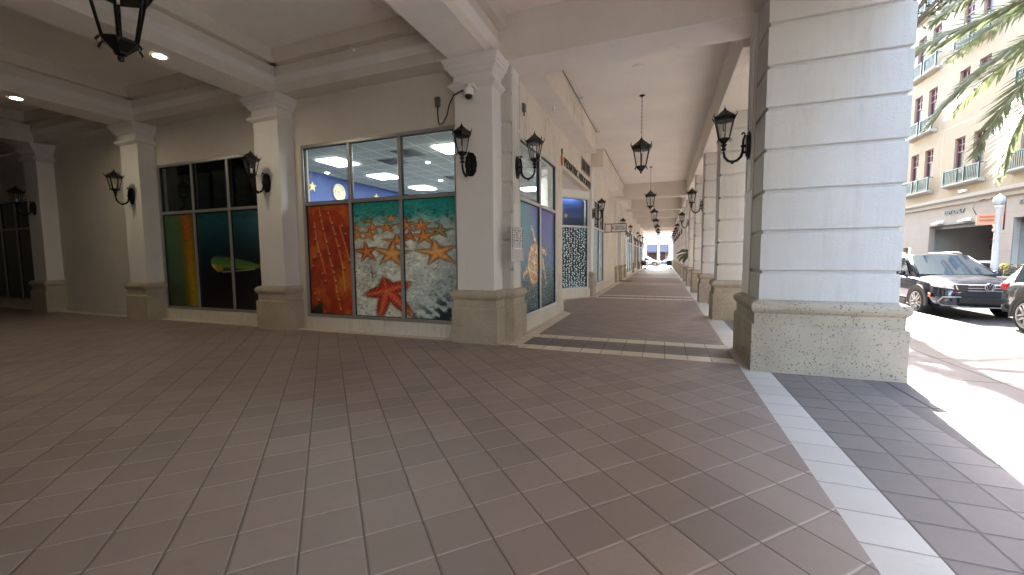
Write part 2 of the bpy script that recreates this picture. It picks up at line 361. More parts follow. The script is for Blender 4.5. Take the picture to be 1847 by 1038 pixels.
def reef(U, V):                                   # U across two panes (aspect ~1), V up
    X = U; Y = V; y = 1-V
    sand = np.stack([.90+0*y, .91+0*y, .86+0*y], -1)
    n = fbm(X, Y*1.4, 14, 5, 1); n2 = fbm(X, Y*1.5, 40, 3, 5)
    sand = sand*(.62+.42*n+.22*n2)[..., None]
    blue = ss(X+.3*(y-.5), .5, 1.2)*.65
    sand = mixc(sand, np.array((.45, .62, .70)), blue*.6)
    wat = np.stack([.05+.2*n, .42+.25*n2+.1*n, .46+.22*n2], -1)
    f = ss(y+.10*(n-.5), .22, .09); c = mixc(sand, wat, f)
    mid = ss(y, .35, .12)*(1-f)*.55; c = mixc(c, np.array((.35, .60, .60)), mid)
    dk = ss(fbm(X, Y*2.5, 26, 4, 21), .56, .7)*ss(y, .05, .1)*ss(y, .34, .1); c = mixc(c, np.array((.08, .26, .27)), dk*.7)
    peb = ss(fbm(X*1.3, Y*2.6, 38, 3, 33), .6, .74)*ss(y, .3, .5); c = mixc(c, np.array((.28, .36, .38)), peb*.55)
    k = ss(fbm(X*.9+Y*1.2, Y*.8-X*.4, 18, 5, 41), .44, .62)*ss(X+y*.9, 1.32, 1.72)*ss(y, .68, .9)
    c = mixc(c, np.array((.07, .13, .17)), k*.9)
    k = ss(fbm(X, Y, 22, 4, 44), .5, .62)*np.exp(-((X-.15)/.07)**2-((y-.68)/.09)**2); c = mixc(c, np.array((.15, .2, .2)), k)
    def st(px, py, rx, ry, col, rot=0, **kw):
        cx = (px-45)/740.; cy = 1-(py-85)/865.; L = rx/740.
        nonlocal c
        c = star(c, X, Y*1.165, cx, cy*1.165, [(a+rot, L*(1.08 if i % 2 else .95)) for i, a in enumerate((90, 162, 234, 306, 18))], L*.42, col, ry/rx*1.0, **kw)
    o1 = (.80, .46, .22); o2 = (.86, .60, .33); o3 = (.72, .34, .16); ol = (.50, .42, .24)
    for a in ((165, 222, 45, 26, ol), (335, 212, 48, 28, o2), (425, 218, 36, 24, ol), (62, 272, 42, 28, o1), (72, 325, 46, 42, o1, 12), (190, 277, 64, 38, o1), (165, 328, 60, 42, o1, -8),
              (300, 280, 64, 40, o1, 6), (440, 268, 62, 52, o1, 10), (545, 272, 74, 46, o1), (675, 316, 80, 44, ol, -6), (465, 347, 66, 40, o3), (565, 352, 80, 56, o1, 5),
              (375, 382, 100, 46, o1), (140, 457, 84, 72, o3, 8), (335, 475, 125, 84, o2, -6), (655, 468, 130, 84, o2, 10)):
        st(a[0], a[1], a[2]*1.14, a[3]*1.2, *a[4:], ridge=(.95, .76, .5))
    cx = (290-45)/740.; cy = (1-(750-85)/865.)*1.165
    def tip(px, py):
        ax = (px-45)/740.-cx; ay = (1-(py-85)/865.)*1.165-cy; return (math.degrees(math.atan2(ay, ax)), math.hypot(ax, ay))
    c = star(c, X, Y*1.165, cx, cy, [tip(262, 642), tip(108, 792), tip(215, 985), tip(478, 940), tip(470, 690)], .105, (.72, .16, .07), 1., ridge=(.98, .62, .4), power=1.5, big=True)
    return c
def redskin(U, V):
    X = U*.5; Y = V; y = 1-V
    n = fbm(X, Y, 9, 5, 60); n2 = fbm(X*2, Y*2, 30, 3, 66)
    c = np.stack([.42+.32*n+.1*n2, .10+.16*n*n2*2, .05+.05*n], -1)
    gold = ss(fbm(X, Y, 7, 4, 70), .5, .72)*.75; c = mixc(c, np.array((.80, .45, .16)), gold)
    g2 = np.exp(-((U-.78)/.2)**2-((y-.73)/.1)**2); c = mixc(c, np.array((.82, .58, .20)), g2*.7*(.6+.5*n2))
    for pts in (((.28, .02), (.33, .15), (.42, .33), (.52, .55), (.6, .7), (.63, .82), (.7, .95)), ((.5, .07), (.6, .22), (.7, .38), (.78, .55), (.82, .78)), ((.15, .15), (.2, .35), (.3, .5), (.36, .62)), ((.75, .2), (.85, .35), (.95, .5))):
        for (a, b), (e, g) in zip(pts[:-1], pts[1:]):
            t = np.clip(((U-a)*(e-a)*.25+(y-b)*(g-b))/((e-a)**2*.25+(g-b)**2), 0, 1)
            d = np.hypot((U-a-t*(e-a))*.5, y-b-t*(g-b)); c = mixc(c, np.array((.92, .66, .34)), np.exp(-(d/.008)**2)*.75)
    r = np.random.default_rng(5)
    for px, py in [(.3, .1), (.36, .22), (.43, .34), (.49, .45), (.55, .56), (.58, .62), (.61, .7), (.64, .8), (.68, .87), (.7, .96), (.5, .08), (.58, .17), (.65, .27), (.72, .38), (.82, .58), (.15, .2), (.16, .31), (.22, .43), (.12, .48), (.08, .56), (.3, .63), (.36, .7), (.1, .82), (.18, .88), (.25, .95), (.88, .27), (.95, .51), (.8, .2)]:
        d = np.hypot((U-px)*.5, y-py); c = mixc(c, np.array((.25, .06, .04)), np.exp(-(np.hypot((U-px)*.5, y-py-.008)/.013)**2)*.8); c = mixc(c, np.array((.98, .82, .62)), np.exp(-(np.hypot((U-px)*.5, y-py+.006)/.008)**2))
    k = ss(y-.25*(1-U)-.12*n, .62, .7)*ss(.32-U, 0, .12); return mixc(c, np.array((.05, .05, .05)), k)
def dorado(U, V):                                 # two panes: blue water with a green-yellow fish
    y = 1-V; n = fbm(U, V, 8, 4, 80)
    c = np.stack([.02+.10*ss(y, .5, .05)+0*U, .02+.36*ss(y, .72, .0)+0*U, .05+.36*ss(y, .78, .02)+0*U], -1)*.8
    c = mixc(c, np.array((.28, .52, .54)), ss(U, .5, 1.)*ss(y, .5, .0)*.6)
    rip = ss(fbm(U*.6, V*3, 22, 3, 83), .5, .62)*ss(y, .12, .02); c = mixc(c, np.array((.02, .16, .22)), rip*.8)
    fx = (U-.17)/.68; mid = .52+.04*fx
    half = np.where(fx < .12, .085*np.sqrt(np.clip(fx/.12, 0, 1)), .085*(1-np.clip((fx-.12)/.88, 0, 1))**.75+.012)
    d = (y-mid); ins = ss(np.abs(d)-half, .006, -.006)*(fx > 0)*(fx < 1)
    body = np.stack([.22+.28*ss(d, .0, .05)+.1*n, .34+.12*ss(d, -.05, .04)+.1*n, .22-.08*ss(d, 0, .05)+0*U], -1)
    body = mixc(body, np.array((.12, .22, .24)), ss(d, -.045, -.075)*.9); body = mixc(body, np.array((.85, .68, .2)), ss(fx, .16, .02)*ss(d, .0, .04))
    body = mixc(body, np.array((.06, .1, .12)), ss(d, .03, .055)*ss(fx, .22, .3)*.9)
    c = mixc(c, body, ins)
    fin = (fx > .12)*(fx < .95)*ss(np.abs(d+half+.008)-.012, .004, -.004); c = mixc(c, np.array((.03, .1, .16)), fin)
    belly = (fx > .25)*(fx < .9)*ss(np.abs(d-half-.004)-.004, .003, -.002); c = mixc(c, np.array((.75, .78, .72)), belly*.8)
    tl = ss(U, .84, .86)*ss(np.abs(np.abs(d-.0)-(U-.82)*.75)-.018, .006, -.006); c = mixc(c, np.array((.5, .52, .2)), tl*.9)
    return c
def yellowskin(U, V):
    n = fbm(U, V*2, 6, 4, 90); g = np.exp(-((U-.72-.12*(1-V))/.23)**2)
    c = np.stack([.10+.55*g+.05*n, .20+.35*g*ss(V, 1.1, 0.)+.14*V, .05+.03*n+.1*V*(1-g)], -1)
    sp = ss(fbm(U, V*2, 40, 2, 95), .68, .76); return mixc(c, np.array((.08, .12, .03)), sp*.7)
def turtle(U, V):
    y = 1-V; n = fbm(U, V*1.8, 24, 4, 100)
    c = np.stack([.20+.12*ss(y, .3, 0)+.0*U, .30+.3*ss(U, .6, 0)*ss(y, .6, .2)+.05*n, .55+.12*ss(y, .5, .1)+0*U], -1)
    c = mixc(c, np.array((.15, .55, .66)), ss(U, .3, 0)*ss(np.abs(y-.4), .35, .1)*.8)
    low = ss(y, .5, .85); c = mixc(c, np.array((.03, .10, .20)), low*.85)
    sp = ss(fbm(U, V*1.9, 70, 2, 104), .58, .7)*ss(y, .45, .7); c = mixc(c, np.array((.45, .85, .82)), sp*.8)
    sp = ss(fbm(U, V*1.9, 44, 2, 106), .55, .7)*ss(U, .5, .9)*ss(np.abs(y-.5), .28, .05); c = mixc(c, np.array((.42, .75, .85)), sp*.6)
    def cap(a, b, e, g, w0, w1, col):
        nonlocal c
        t = np.clip(((U-a)*(e-a)*1.21+(y-b)*(g-b)*1)/((e-a)**2*1.21+(g-b)**2), 0, 1)
        d = np.hypot((U-a-t*(e-a))*1.1, y-b-t*(g-b)); ww = w0+(w1-w0)*t
        tex = ss(fbm(U, V, 80, 2, 110), .45, .55)
        cc = np.array(col)[None, None]*(.5+.6*tex[..., None]); c = mixc(c, cc, ss(d-ww, .006, -.006))
    cap(.46, .40, .32, .20, .035, .02, (.85, .80, .66)); cap(.60, .52, .72, .78, .035, .014, (.82, .74, .55)); cap(.2, .60, .10, .66, .03, .02, (.85, .75, .55)); cap(.3, .72, .2, .9, .04, .015, (.35, .45, .4))
    cap(.60, .42, .70, .45, .03, .028, (.85, .75, .5))
    a = R(8); dx = (U-.40); dy = (y-.55); q = np.hypot((dx*math.cos(a)+dy*math.sin(a))/.2, (-dx*math.sin(a)+dy*math.cos(a))/.215)
    cell = np.abs(np.sin(U*22+np.sin(y*14)))*np.abs(np.sin(y*30+np.sin(U*9)))
    sh = np.stack([.82+0*U, .55+.2*cell, .42+.15*cell], -1)*(.7+.45*n)[..., None]; sh = mixc(sh, np.array((.97, .92, .82)), ss(cell, .28, .08)*.8); sh = mixc(sh, np.array((.45, .22, .14)), ss(fbm(U*1.4, V*2.4, 26, 3, 130), .5, .68)*.6); sh = mixc(sh, np.array((.25, .15, .1)), ss(q, .86, .97)*.5)
    sh = mixc(sh, np.array((.55, .50, .22)), ss(U, .42, .52)*.6)
    c = mixc(c, sh, ss(q, 1.03, .97)); return c
def sharkskin(U, V):
    W = U*.8; H = V*2.6; sc = 13.
    c = np.stack([.03+.0*U, .08+.22*ss(U+V, 1.3, 1.9)+.15*ss(V, .3, 0), .16+.22*ss(U+V, 1.3, 1.9)+.15*ss(V, .3, 0)], -1)
    r = np.random.default_rng(8); J = r.random((60, 60, 3)); best = np.full_like(U, 9.); 
    gx = np.floor(W*sc).astype(int); gy = np.floor(H*sc).astype(int)
    for i in (-1, 0, 1):
        for j in (-1, 0, 1):
            q = J[(gy+j) % 60, (gx+i) % 60]; px = gx+i+.2+.6*q[..., 0]; py = gy+j+.2+.6*q[..., 1]
            d = np.hypot((W*sc-px)*1.15, (H*sc-py)*.95)/(.7+.6*q[..., 2]); best = np.minimum(best, d)
    return mixc(c, np.array((.88, .97, .97)), ss(best, .34, .2))
def palewater(U, V):
    n = fbm(U, V*1.5, 9, 4, 120); c = np.stack([.42+.15*V+0*U, .62+.1*V+0*U, .72+.08*V+0*U], -1)
    return mixc(c, np.array((.80, .84, .82)), ss(n+.35*(1-V), .62, .85)*.7)
# ================================================================ GROUND
def st(name, mb, mat, **k): return tag(mb.build(name, mat, **k), kind='structure')
g = MB(); g.rect(-400, 6.0, -400, -12, -.14); g.rect(-400, -24, -12, 500, -.14); g.rect(-24, 6.0, 62, 500, -.14); g.rect(16, 400, -400, 500, -.14); g.rect(6.3, 16, 90, 500, -.145)
st('ground', g, 'road')
f = MB(); f.rect(-24, -2.25, -12, 6.35, 0); f.rect(-2.25, .985, -12, 6.22, 0)
f.add([(-2.6, 10.9, .004), (-2.25, 10.45, .004), (-2.25, 15.0, .004), (-3.12, 13.75, .004), (-3.12, 12.0, .004)], [(0, 1, 2, 3, 4)])
BANDS = [6.22, 14.7] + [14.7+7.5*k for k in range(1, 7)]
for a, b in zip(BANDS, BANDS[1:]+[62]): f.rect(-2.25, .985, a+1.24, b if b != 62 else 61, 0)
st('brown_tile_floor', f, 'tile')
f = MB(); f.rect(-24, -2.6, 6.35, 6.8, 0); f.rect(-2.6, -2.25, 6.35, 10.45, 0); f.rect(-3.7, -2.25, 10.45, 15.6, 0); f.rect(-2.7, -2.25, 15.6, 61, 0); f.rect(-3.6, -2.7, 24.3, 27, 0)
st('cream_tile_border', f, 'cream')
f = MB(); g2 = MB()
for y in BANDS: f.rect(-2.25, .985, y, y+.31, 0); f.rect(-2.25, .985, y+.93, y+1.24, 0); g2.rect(-2.25, .985, y+.31, y+.93, 0)
st('cream_tile_band', f, 'cream'); st('dark_tile_band', g2, 'tile_b')
f = MB(); f.rect(.985, 1.31, -12, 61, 0); st('white_tile_strip', f, 'strip')
f = MB(); f.rect(1.31, 2.25, -12, 61, 0); st('outer_tile_floor', f, 'tile_r')
f = MB(); f.rect(2.25, 6.0, -60, 80, 0); st('sidewalk', f, 'walk')
f = MB(); f.prism([(6.0, -.3), (6.14, -.3), (6.15, -.02), (6.13, 0.0), (6.0, 0.0)], 1, -60, 80); st('kerb', f, 'kerb')
f = MB(); f.rect(6.14, 13.6, -80, 90, -.13); f.rect(-30, 6.14, 62, 90, -.13); st('road', f, 'road')
f = MB(); f.box(13.6, 16.0, -80, 90, -.3, .0); st('far_sidewalk', f, 'walk', bevel=.02)
# ================================================================ OUR BUILDING
B = thing('arcade_building', 'off-white stucco building with coffered portico and long shopping arcade over the tiled walk', 'building')
LZ, CZ, AZ = 4.8, 5.55, 5.45
# walls ------------------------------------------------------------
def wall_y(y, x0, x1, z0, z1, th, mb, holes):
    """wall facing -Y at plane y, holes = (x0,x1,z0,z1) sorted"""
    cur = x0
    for a, b, c_, d in sorted(holes):
        if a > cur: mb.box(cur, a, y, y+th, z0, z1)
        if c_ > z0: mb.box(a, b, y, y+th, z0, c_)
        if d < z1: mb.box(a, b, y, y+th, d, z1)
        cur = b
    if cur < x1: mb.box(cur, x1, y, y+th, z0, z1)
def wall_x(x, y0, y1, z0, z1, th, mb, holes):
    cur = y0
    for a, b, c_, d in sorted(holes):
        if a > cur: mb.box(x-th, x, cur, a, z0, z1)
        if c_ > z0: mb.box(x-th, x, a, b, z0, c_)
        if d < z1: mb.box(x-th, x, a, b, d, z1)
        cur = b
    if cur < y1: mb.box(x-th, x, cur, y1, z0, z1)
WY = 6.6
W1 = (-7.2, -3.5, .25, 3.86); W2 = (-12.0, -8.2, .25, 3.86); W0 = (-21.2, -18.2, .25, 3.4)
m = MB(); wall_y(WY, -24, -2.9, -.1, LZ+.02, .2, m, [W1, W2, W0]); m.build('wall', 'wall', B)
m = MB(); m.box(-24.2, -24, -12, 6.8, -.1, CZ); m.build('wall', 'wall', B)
m = MB(); m.box(-24, 1.1, -8.2, -8, -.1, CZ); m.build('wall', 'wall', B)  # unseen wall behind the viewer, set here to hold back light
m = MB(); m.box(-13.2, -13.0, -8, 3.1, -.1, 4.79); m.build('wall', 'wall', B)  # added out of view to keep light off the far left
WX = -2.6
T1 = (7.3, 10.15, .27, 3.8); T3 = (16.1, 18.85, .33, 3.73)
m = MB(); wall_x(WX, 7.2, 10.9, -.1, AZ, .2, m, [T1]); m.box(WX-.2, WX, 10.9, 15.2, 3.87, AZ); m.build('wall', 'wall_stain', B)
TW = [(31.0, 36.5, .2, 3.4), (39.4, 42.3, .2, 3.3), (43.6, 46.6, .05, 3.3), (48.5, 53.5, .2, 3.3), (55.5, 59, .2, 3.3)]
m = MB(); wall_x(WX, 15.2, 23.9, -.1, AZ, .2, m, [T3]); wall_x(WX, 27.1, 61, -.1, AZ, .2, m, TW); m.box(WX-.2, WX, 23.9, 27.1, 3.9, AZ); m.build('wall', 'wall_stain', B)
# niche 1 : side wall, back wall and the angled bay
m = MB(); m.prism([(-2.8, 10.9), (-2.6, 10.9), (-3.45, 12.2), (-3.45, 13.95), (-3.6, 13.95), (-3.6, 12.1)], 2, -.1, 3.868); m.build('niche_wall', 'trim', B)
m = MB(); m.prism([(-3.62, 10.9), (-2.802, 10.9), (-2.802, 15.2), (-3.62, 15.2)], 2, 3.87, 3.95); m.build('niche_soffit', 'ceil', B)
m = MB(); m.prism([(-3.45, 13.95), (-2.602, 15.19), (-2.72, 15.27), (-3.57, 14.03)], 2, 3.62, 3.868); m.build('niche_wall', 'trim', B)
m = MB(); m.prism([(-3.40, 13.87), (-2.55, 15.12), (-2.72, 15.27), (-3.57, 14.03)], 2, -.1, .3); m.build('window_curb', 'curbw', B, bevel=.01)
# niche 2
m = MB(); m.box(-3.4, -3.2, 23.9, 27.0, -.1, 3.9); m.box(-3.2, -2.62, 26.7, 27.1, -.1, 3.9); m.build('niche_wall', 'trim', B)
m = MB(); m.box(-3.2, -2.802, 23.9, 26.7, 3.9, 3.95); m.build('niche_soffit', 'ceil', B)
# curbs under the windows
for a, b in ((W1[0]-.12, -3.5), (W2[0]-.2, -8.2)):
    m = MB(); m.box(a, b, WY-.035, WY+.05, -.02, .25); m.build('window_curb', 'curbw', B, bevel=.008)
m = MB(); m.box(-18.3, -11.8-.5, WY-.03, WY-.002, -.02, .14); m.build('skirting', 'curbw', B, bevel=.008)
m = MB(); m.box(WX-.05, WX+.04, 7.28, 10.9, -.02, .27); m.build('window_curb', 'curbw', B, bevel=.008)
m = MB(); m.box(WX-.05, WX+.03, 15.9, 23.5, -.02, .3); m.build('window_curb', 'curbw', B, bevel=.008)
# ceilings, upper floors ------------------------------------------
m = MB(); m.box(-24.2, 2.6, -12.2, 6.62, CZ, CZ+.3); m.build('ceiling', 'ceil', B)
m = MB(); m.box(-2.8, 2.0, 7.31, 61, AZ, AZ+.4); m.build('ceiling', 'ceil', B)
m = MB(); m.box(-24.2, 2.66, -12.2, 61, CZ+.32, 22); m.build('upper_floors', 'wall', B)
# coffer profile (outward offset, z)
PROF = [(0, LZ), (0, 4.985), (.03, 5.0), (.085, 5.085), (.085, 5.105), (.085, 5.284), (.075, 5.284), (.075, 5.296), (.22, 5.30), (.22, CZ+.01)]
def coffer_beam(x0, x1, ends=(-12, 6.225)):
    q = MB(); q.box(x0, x1, ends[0], 6.6, LZ, LZ+.15)
    q.build('beam', 'ceil', B)
    for sx, xe in ((-1, x0), (1, x1)):
        poly = [(xe+sx*o, z) for o, z in PROF] + [(xe-sx*.2, CZ+.01), (xe-sx*.2, LZ)]
        e = 6.6 if not (x1 > -3 and sx > 0) else 6.615
        a = MB(); low = [(xe+sx*.002, LZ+.002), (xe+sx*.002, 4.985), (xe-sx*.19, 4.985), (xe-sx*.19, LZ+.002)]
        a.prism(low, 1, ends[0], e); a.build('beam_fascia', 'beam', B)
        a = MB(); a.prism([(xe-sx*.18, 4.985), (xe, 4.985), (xe+sx*.085, 5.08), (xe+sx*.085, 5.107), (xe-sx*.18, 5.107)], 1, ends[0], e); a.build('beam_moulding', 'trim', B)
        a = MB(); a.prism([(xe-sx*.17, 5.107), (xe+sx*.07, 5.107), (xe+sx*.07, 5.288), (xe-sx*.17, 5.288)], 1, ends[0], e); a.build('beam_fascia', 'beam', B)
        a = MB(); a.prism([(xe-sx*.16, 5.296), (xe+sx*.20, 5.296), (xe+sx*.20, CZ+.01), (xe-sx*.16, CZ+.01)], 1, ends[0], e); a.build('beam_fascia', 'beam', B)
BX = [(-3.43, -2.74), (-8.09, -7.37), (-12.75, -12.03), (-17.4, -16.68), (-22.1, -21.38)]
for b in BX: coffer_beam(*b)
for (a0, a1), (b0, b1) in zip(BX[1:], BX[:-1]):      # along the shop wall and behind the viewer, one bay at a time
    for yy, sy in ((6.225, -1), (-5.2, 1)):
        x0, x1 = a1+.004, b0-.004
        far = yy-sy*.36
        for nm, mt, o, z0, z1, sl in (('beam_fascia', 'beam', 0, LZ, 4.985, 0), ('beam_fascia', 'beam', .07, 5.107, 5.288, 0), ('beam_fascia', 'beam', .20, 5.296, CZ+.01, 0)):
            q = MB(); q.box(x0, x1, min(far, yy+sy*o), max(far, yy+sy*o), z0, z1); q.build(nm, mt, B)
        q = MB(); q.prism([(far, 4.985), (yy, 4.985), (yy+sy*.085, 5.08), (yy+sy*.085, 5.107), (far, 5.107)], 0, x0, x1); q.build('beam_moulding', 'trim', B)
# cross beam over the mouth of the arcade
m = MB(); m.box(-2.76, 2.6, 6.62, 7.31, LZ+.006, CZ+.3); m.build('beam', 'beam', B)
m = MB(); m.box(-2.70, 2.6, 6.619, 7.312, LZ, LZ+.005); m.build('beam_soffit', 'ceil', B)
# right-hand beams
m = MB(); m.box(1.1, 2.6, -12, 6.61, LZ, CZ); m.build('beam', 'beam', B)
m = MB(); m.box(1.08, 2.4, 7.32, 61, 4.68, AZ+.3); m.build('beam', 'beam', B)
yb = [23.5, 30.0, 36.3, 42.6, 48.9, 55.2, 60.4]
for y in yb:
    m = MB(); m.box(-2.59, 1.075, y, y+.6, 4.66, AZ+.01); m.build('beam', 'beam', B)
for y0, y1, x in ((7.315, 13.4, -2.09), (15.45, 23.49, -2.14), (24.9, 29.99, -2.2)):
    m = MB(); m.box(-2.598, x, y0, y1, LZ+.004, AZ+.01); m.build('bulkhead', 'wall_stain', B)
    m = MB(); m.box(-2.598, x+.002, y0-.002, y1+.002, LZ-.002, LZ+.003); m.build('beam_soffit', 'ceil', B)
# ---------------------------------------------------------------- pedestals, pilasters, columns
PED = [(.085, -.05), (.085, .60), (.078, .612), (.055, .615), (.055, .755), (.062, .762), (.085, .785), (.098, .82), (.098, .85), (.085, .885), (.06, .905), (0, .925)]
def pedestal(x0, x1, y0, y1, parent, mat='base', z=1., name='pedestal'):
    return MB().rloft(x0, x1, y0, y1, [(o, zz*z) for o, zz in PED]).build(name, mat, parent, bevel=.004, seg=1)
def rusticated(x0, x1, y0, y1, top, parent, start=.9, name='shaft', pitch=.5075, g0=1.26, gh=.036, ins=.03):
    pr = [(0, start)]; z = g0
    while z < top-.1:
        pr += [(0, z-.012), (-.012, z), (-ins, z+.004), (-ins, z+gh), (-.012, z+gh+.004), (0, z+gh+.016)]; z += pitch
    pr.append((0, top)); return MB().rloft(x0, x1, y0, y1, pr).build(name, 'colw', parent)
CAP = [(0, 4.32), (.02, 4.33), (.075, 4.36), (.085, 4.375), (.085, 4.40), (.055, 4.42), (.045, 4.44), (.012, 4.45), (.01, 4.455), (.01, 4.555), (.03, 4.565), (.05, 4.575), (.06, 4.60), (.085, 4.635), (.11, 4.65), (.115, 4.66), (.12, 4.70), (.135, 4.705), (.14, 4.715), (.142, 4.745), (.15, 4.75), (.165, 4.795)]
def pilaster(x0, x1, y0, y1, parent=B):
    p = MB().rloft(x0, x1, y0, y1, [(0, .9), (0, 4.5)]).build('pilaster', 'trim', parent, bevel=.006)
    pedestal(x0, x1, y0, y1, p)
    MB().rloft(x0, x1, y0, y1, CAP).build('capital', 'trim', p)
    return p
for xc in (-7.73, -12.37, -17.03, -21.7): pilaster(xc-.345, xc+.345, 6.24, 6.75)
pilaster(-3.40, -2.70, 6.35, 7.0)
# the rusticated pier behind it, turning into the arcade
p = rusticated(-2.9, -2.53, 6.74, 7.25, 4.8, B, name='corner_pier'); pedestal(-2.9, -2.53, 6.74, 7.25, p)
def panel(x, sx, y0, y1, z0, z1, parent, nm='panel'):
    """slab with a raised border, lying on an X face"""
    a, b = (x, x+sx*.014); q = MB(); q.box(min(a, b), max(a, b), y0, y1, .93, 4.79)
    c_, d = (x+sx*.0142, x+sx*.028)
    for (u0, u1, v0, v1) in ((y0+.05, y0+.085, z0, z1), (y1-.085, y1-.05, z0, z1), (y0+.085, y1-.085, z0, z0+.035), (y0+.085, y1-.085, z1-.035, z1)):
        q.box(min(c_, d), max(c_, d), u0, u1, v0, v1)
    return q.build(nm, 'trim', parent, bevel=.003, seg=1)
panel(-2.53, 1, 6.83, 7.16, 2.45, 4.6, p)
# pilasters further along the shopfronts
for y0, y1 in ((15.24, 15.75), (23.65, 24.3), (29.2, 29.8), (37.8, 38.4), (47.2, 47.8), (54.2, 54.8)):
    q = MB(); q.box(-2.7, -2.53, y0, y1, .9, LZ-.003); q = q.build('pilaster', 'trim', B, bevel=.006); pedestal(-2.7, -2.53, y0, y1, q)
q = MB().box(-3.15, -2.53, 26.5, 27.0, .9, 4.7).build('pilaster', 'trim', B, bevel=.006); pedestal(-3.15, -2.53, 26.5, 27.0, q)
# free-standing columns on the street side
def column(x0, x1, y0, y1, label, top, pit=True, panelled=True):
    t = thing('arcade_column', label, 'column', ((x0+x1)/2, (y0+y1)/2, 0), group='rusticated columns between the arcade and the street')
    X0, X1, Y0, Y1 = x0-(x0+x1)/2, x1-(x0+x1)/2, y0-(y0+y1)/2, y1-(y0+y1)/2
    pedestal(X0, X1, Y0, Y1, t, 'base_pit'); rusticated(X0, X1, Y0, Y1, top, t)
    if panelled: panel(X0, -1, max(Y0+.6, .0) if y1-y0 > 1 else Y0+.12, Y1-.12, 2.42, 4.6, t)
    return t
column(1.165, 2.595, 6.0, 7.24, 'huge grey-white rusticated column on a pitted stone base, nearest the viewer', 4.8)
ys = [10.42, 14.17, 17.92]+[21.65+3.75*k for k in range(11)]
words = ['second', 'third', 'fourth', 'fifth', 'sixth', 'seventh', 'eighth', 'ninth', 'tenth', 'eleventh', 'twelfth', 'thirteenth', 'fourteenth', 'fifteenth']
for i, y in enumerate(ys):
    if y > 60: break
    column(1.165, 2.3, y, y+.58, 'white rusticated column on a tan stone base, %s along the street side from the viewer' % words[i], 4.68)
for y in (-3.3, -10.0):
    t = column(1.165, 2.595, y, y+1.24, 'grey-white rusticated column standing behind the viewer, %s' % ('nearer one' if y > -5 else 'farther one'), 4.8)
# ---------------------------------------------------------------- shop windows
def window(x_or_y, axis, span, z0, z1, cols, transom, pics, fmat='alu', upper='glass', fw_=.065, lab=None, inset=.03):
    """axis 'y': window in wall facing -Y (span in X); axis 'x': wall facing +X (span in Y, seen left to right = +Y)"""
    a, b = span; n = cols; Wd = b-a if axis != 'd' else 1
    if axis == 'y': mt = frame_mtx((a, x_or_y+inset, z0), (1, 0, 0), (0, 0, 1))
    elif axis == 'x': mt = frame_mtx((x_or_y-inset, a, z0), (0, 1, 0), (0, 0, 1))
    else:
        d = Vector((b[0]-a[0], b[1]-a[1], 0)); Wd = d.length; nrm = Vector((d.y, -d.x, 0)).normalized(); mt = frame_mtx((a[0]-nrm.x*inset, a[1]-nrm.y*inset, z0), d, (0, 0, 1))
    H = z1-z0; tz = transom-z0
    fr = MB()
    def bx(u0, u1, v0, v1, d0, d1, mb):
        vs = [mt @ Vector(p) for p in ((u0, v0, d0), (u1, v0, d0), (u1, v1, d0), (u0, v1, d0), (u0, v0, d1), (u1, v0, d1), (u1, v1, d1), (u0, v1, d1))]
        mb.add(vs, [(0, 3, 2, 1), (4, 5, 6, 7), (0, 1, 5, 4), (1, 2, 6, 5), (2, 3, 7, 6), (3, 0, 4, 7)])
    f2 = fw_
    bx(0, Wd, 0, f2, -.08, .03, fr); bx(0, Wd, H-f2, H, -.08, .03, fr); bx(0, f2, f2, H-f2, -.08, .03, fr); bx(Wd-f2, Wd, f2, H-f2, -.08, .03, fr)
    cw = (Wd-f2)/n
    for i in range(1, n): bx(i*cw, i*cw+f2, f2, H-f2, -.08, .028, fr)
    for i in range(n): bx(i*cw+f2, (i+1)*cw, tz-f2/2, tz+f2/2, -.08, .026, fr)
    w_ = fr.build('window', fmat, B, bevel=.004, seg=1)
    if lab: w_['label'] = lab
    gk = MB()
    for i in range(n):
        u0, u1 = i*cw+f2, (i+1)*cw
        for v0, v1, k in ((f2, tz-f2/2, 0), (tz+f2/2, H-f2, 1)):
            for q in ((u0, u1, v0, v0+.012), (u0, u1, v1-.012, v1), (u0, u0+.012, v0+.012, v1-.012), (u1-.012, u1, v0+.012, v1-.012)): bx(*q, -.05, .004, gk)
            g_ = MB(); bx(u0+.004, u1-.004, v0+.004, v1-.004, -.032, -.026, g_)
            g_.build('pane', upper if k else ('glass' if pics else 'glass'), w_)
            if k == 0 and pics:
                fn, pu0, pu1 = pics[i]
                mm = mt @ Matrix.Translation((u0+.008, v0+.008, -.022))
                picture('window_picture', fn, u1-u0-.016, v1-v0-.016, mm, w_, nx=96, u0=pu0, u1=pu1)
                bk = MB(); bx(u0+.004, u1-.004, v0+.004, v1-.004, -.05, -.04, bk); bk.build('vinyl_backing', 'dark', w_)
    gk.build('gasket', 'gasket', w_)
    return w_
window(WY, 'y', (W1[0], W1[1]), W1[2], W1[3], 3, 2.645, [(redskin, 0, 1), (reef, 0, .485), (reef, .515, 1.)], lab='wide three-bay window with starfish picture')
window(WY, 'y', (W2[0], W2[1]), W2[2], W2[3], 3, 2.66, [(yellowskin, 0, 1), (dorado, 0, .49), (dorado, .51, 1.)], lab='dark three-bay window with a green fish picture')
window(WY, 'y', (W0[0], W0[1]), W0[2], W0[3], 3, 2.5, [(lambda U, V: np.zeros(U.shape+(3,))+.03, 0, 1)]*3)
window(WX, 'x', (T1[0], T1[1]), T1[2], T1[3], 2, 2.62, [(turtle, 0, .5), (turtle, .5, 1.)], fmat='alu2', lab='white-framed window with sea turtle picture', inset=-.005)
window(None, 'd', ((-3.42, 13.92), (-2.62, 15.12)), .302, 3.618, 1, 2.57, [(sharkskin, 0, 1)], fmat='alu2', lab='angled bay window with white dots on navy', inset=.01)
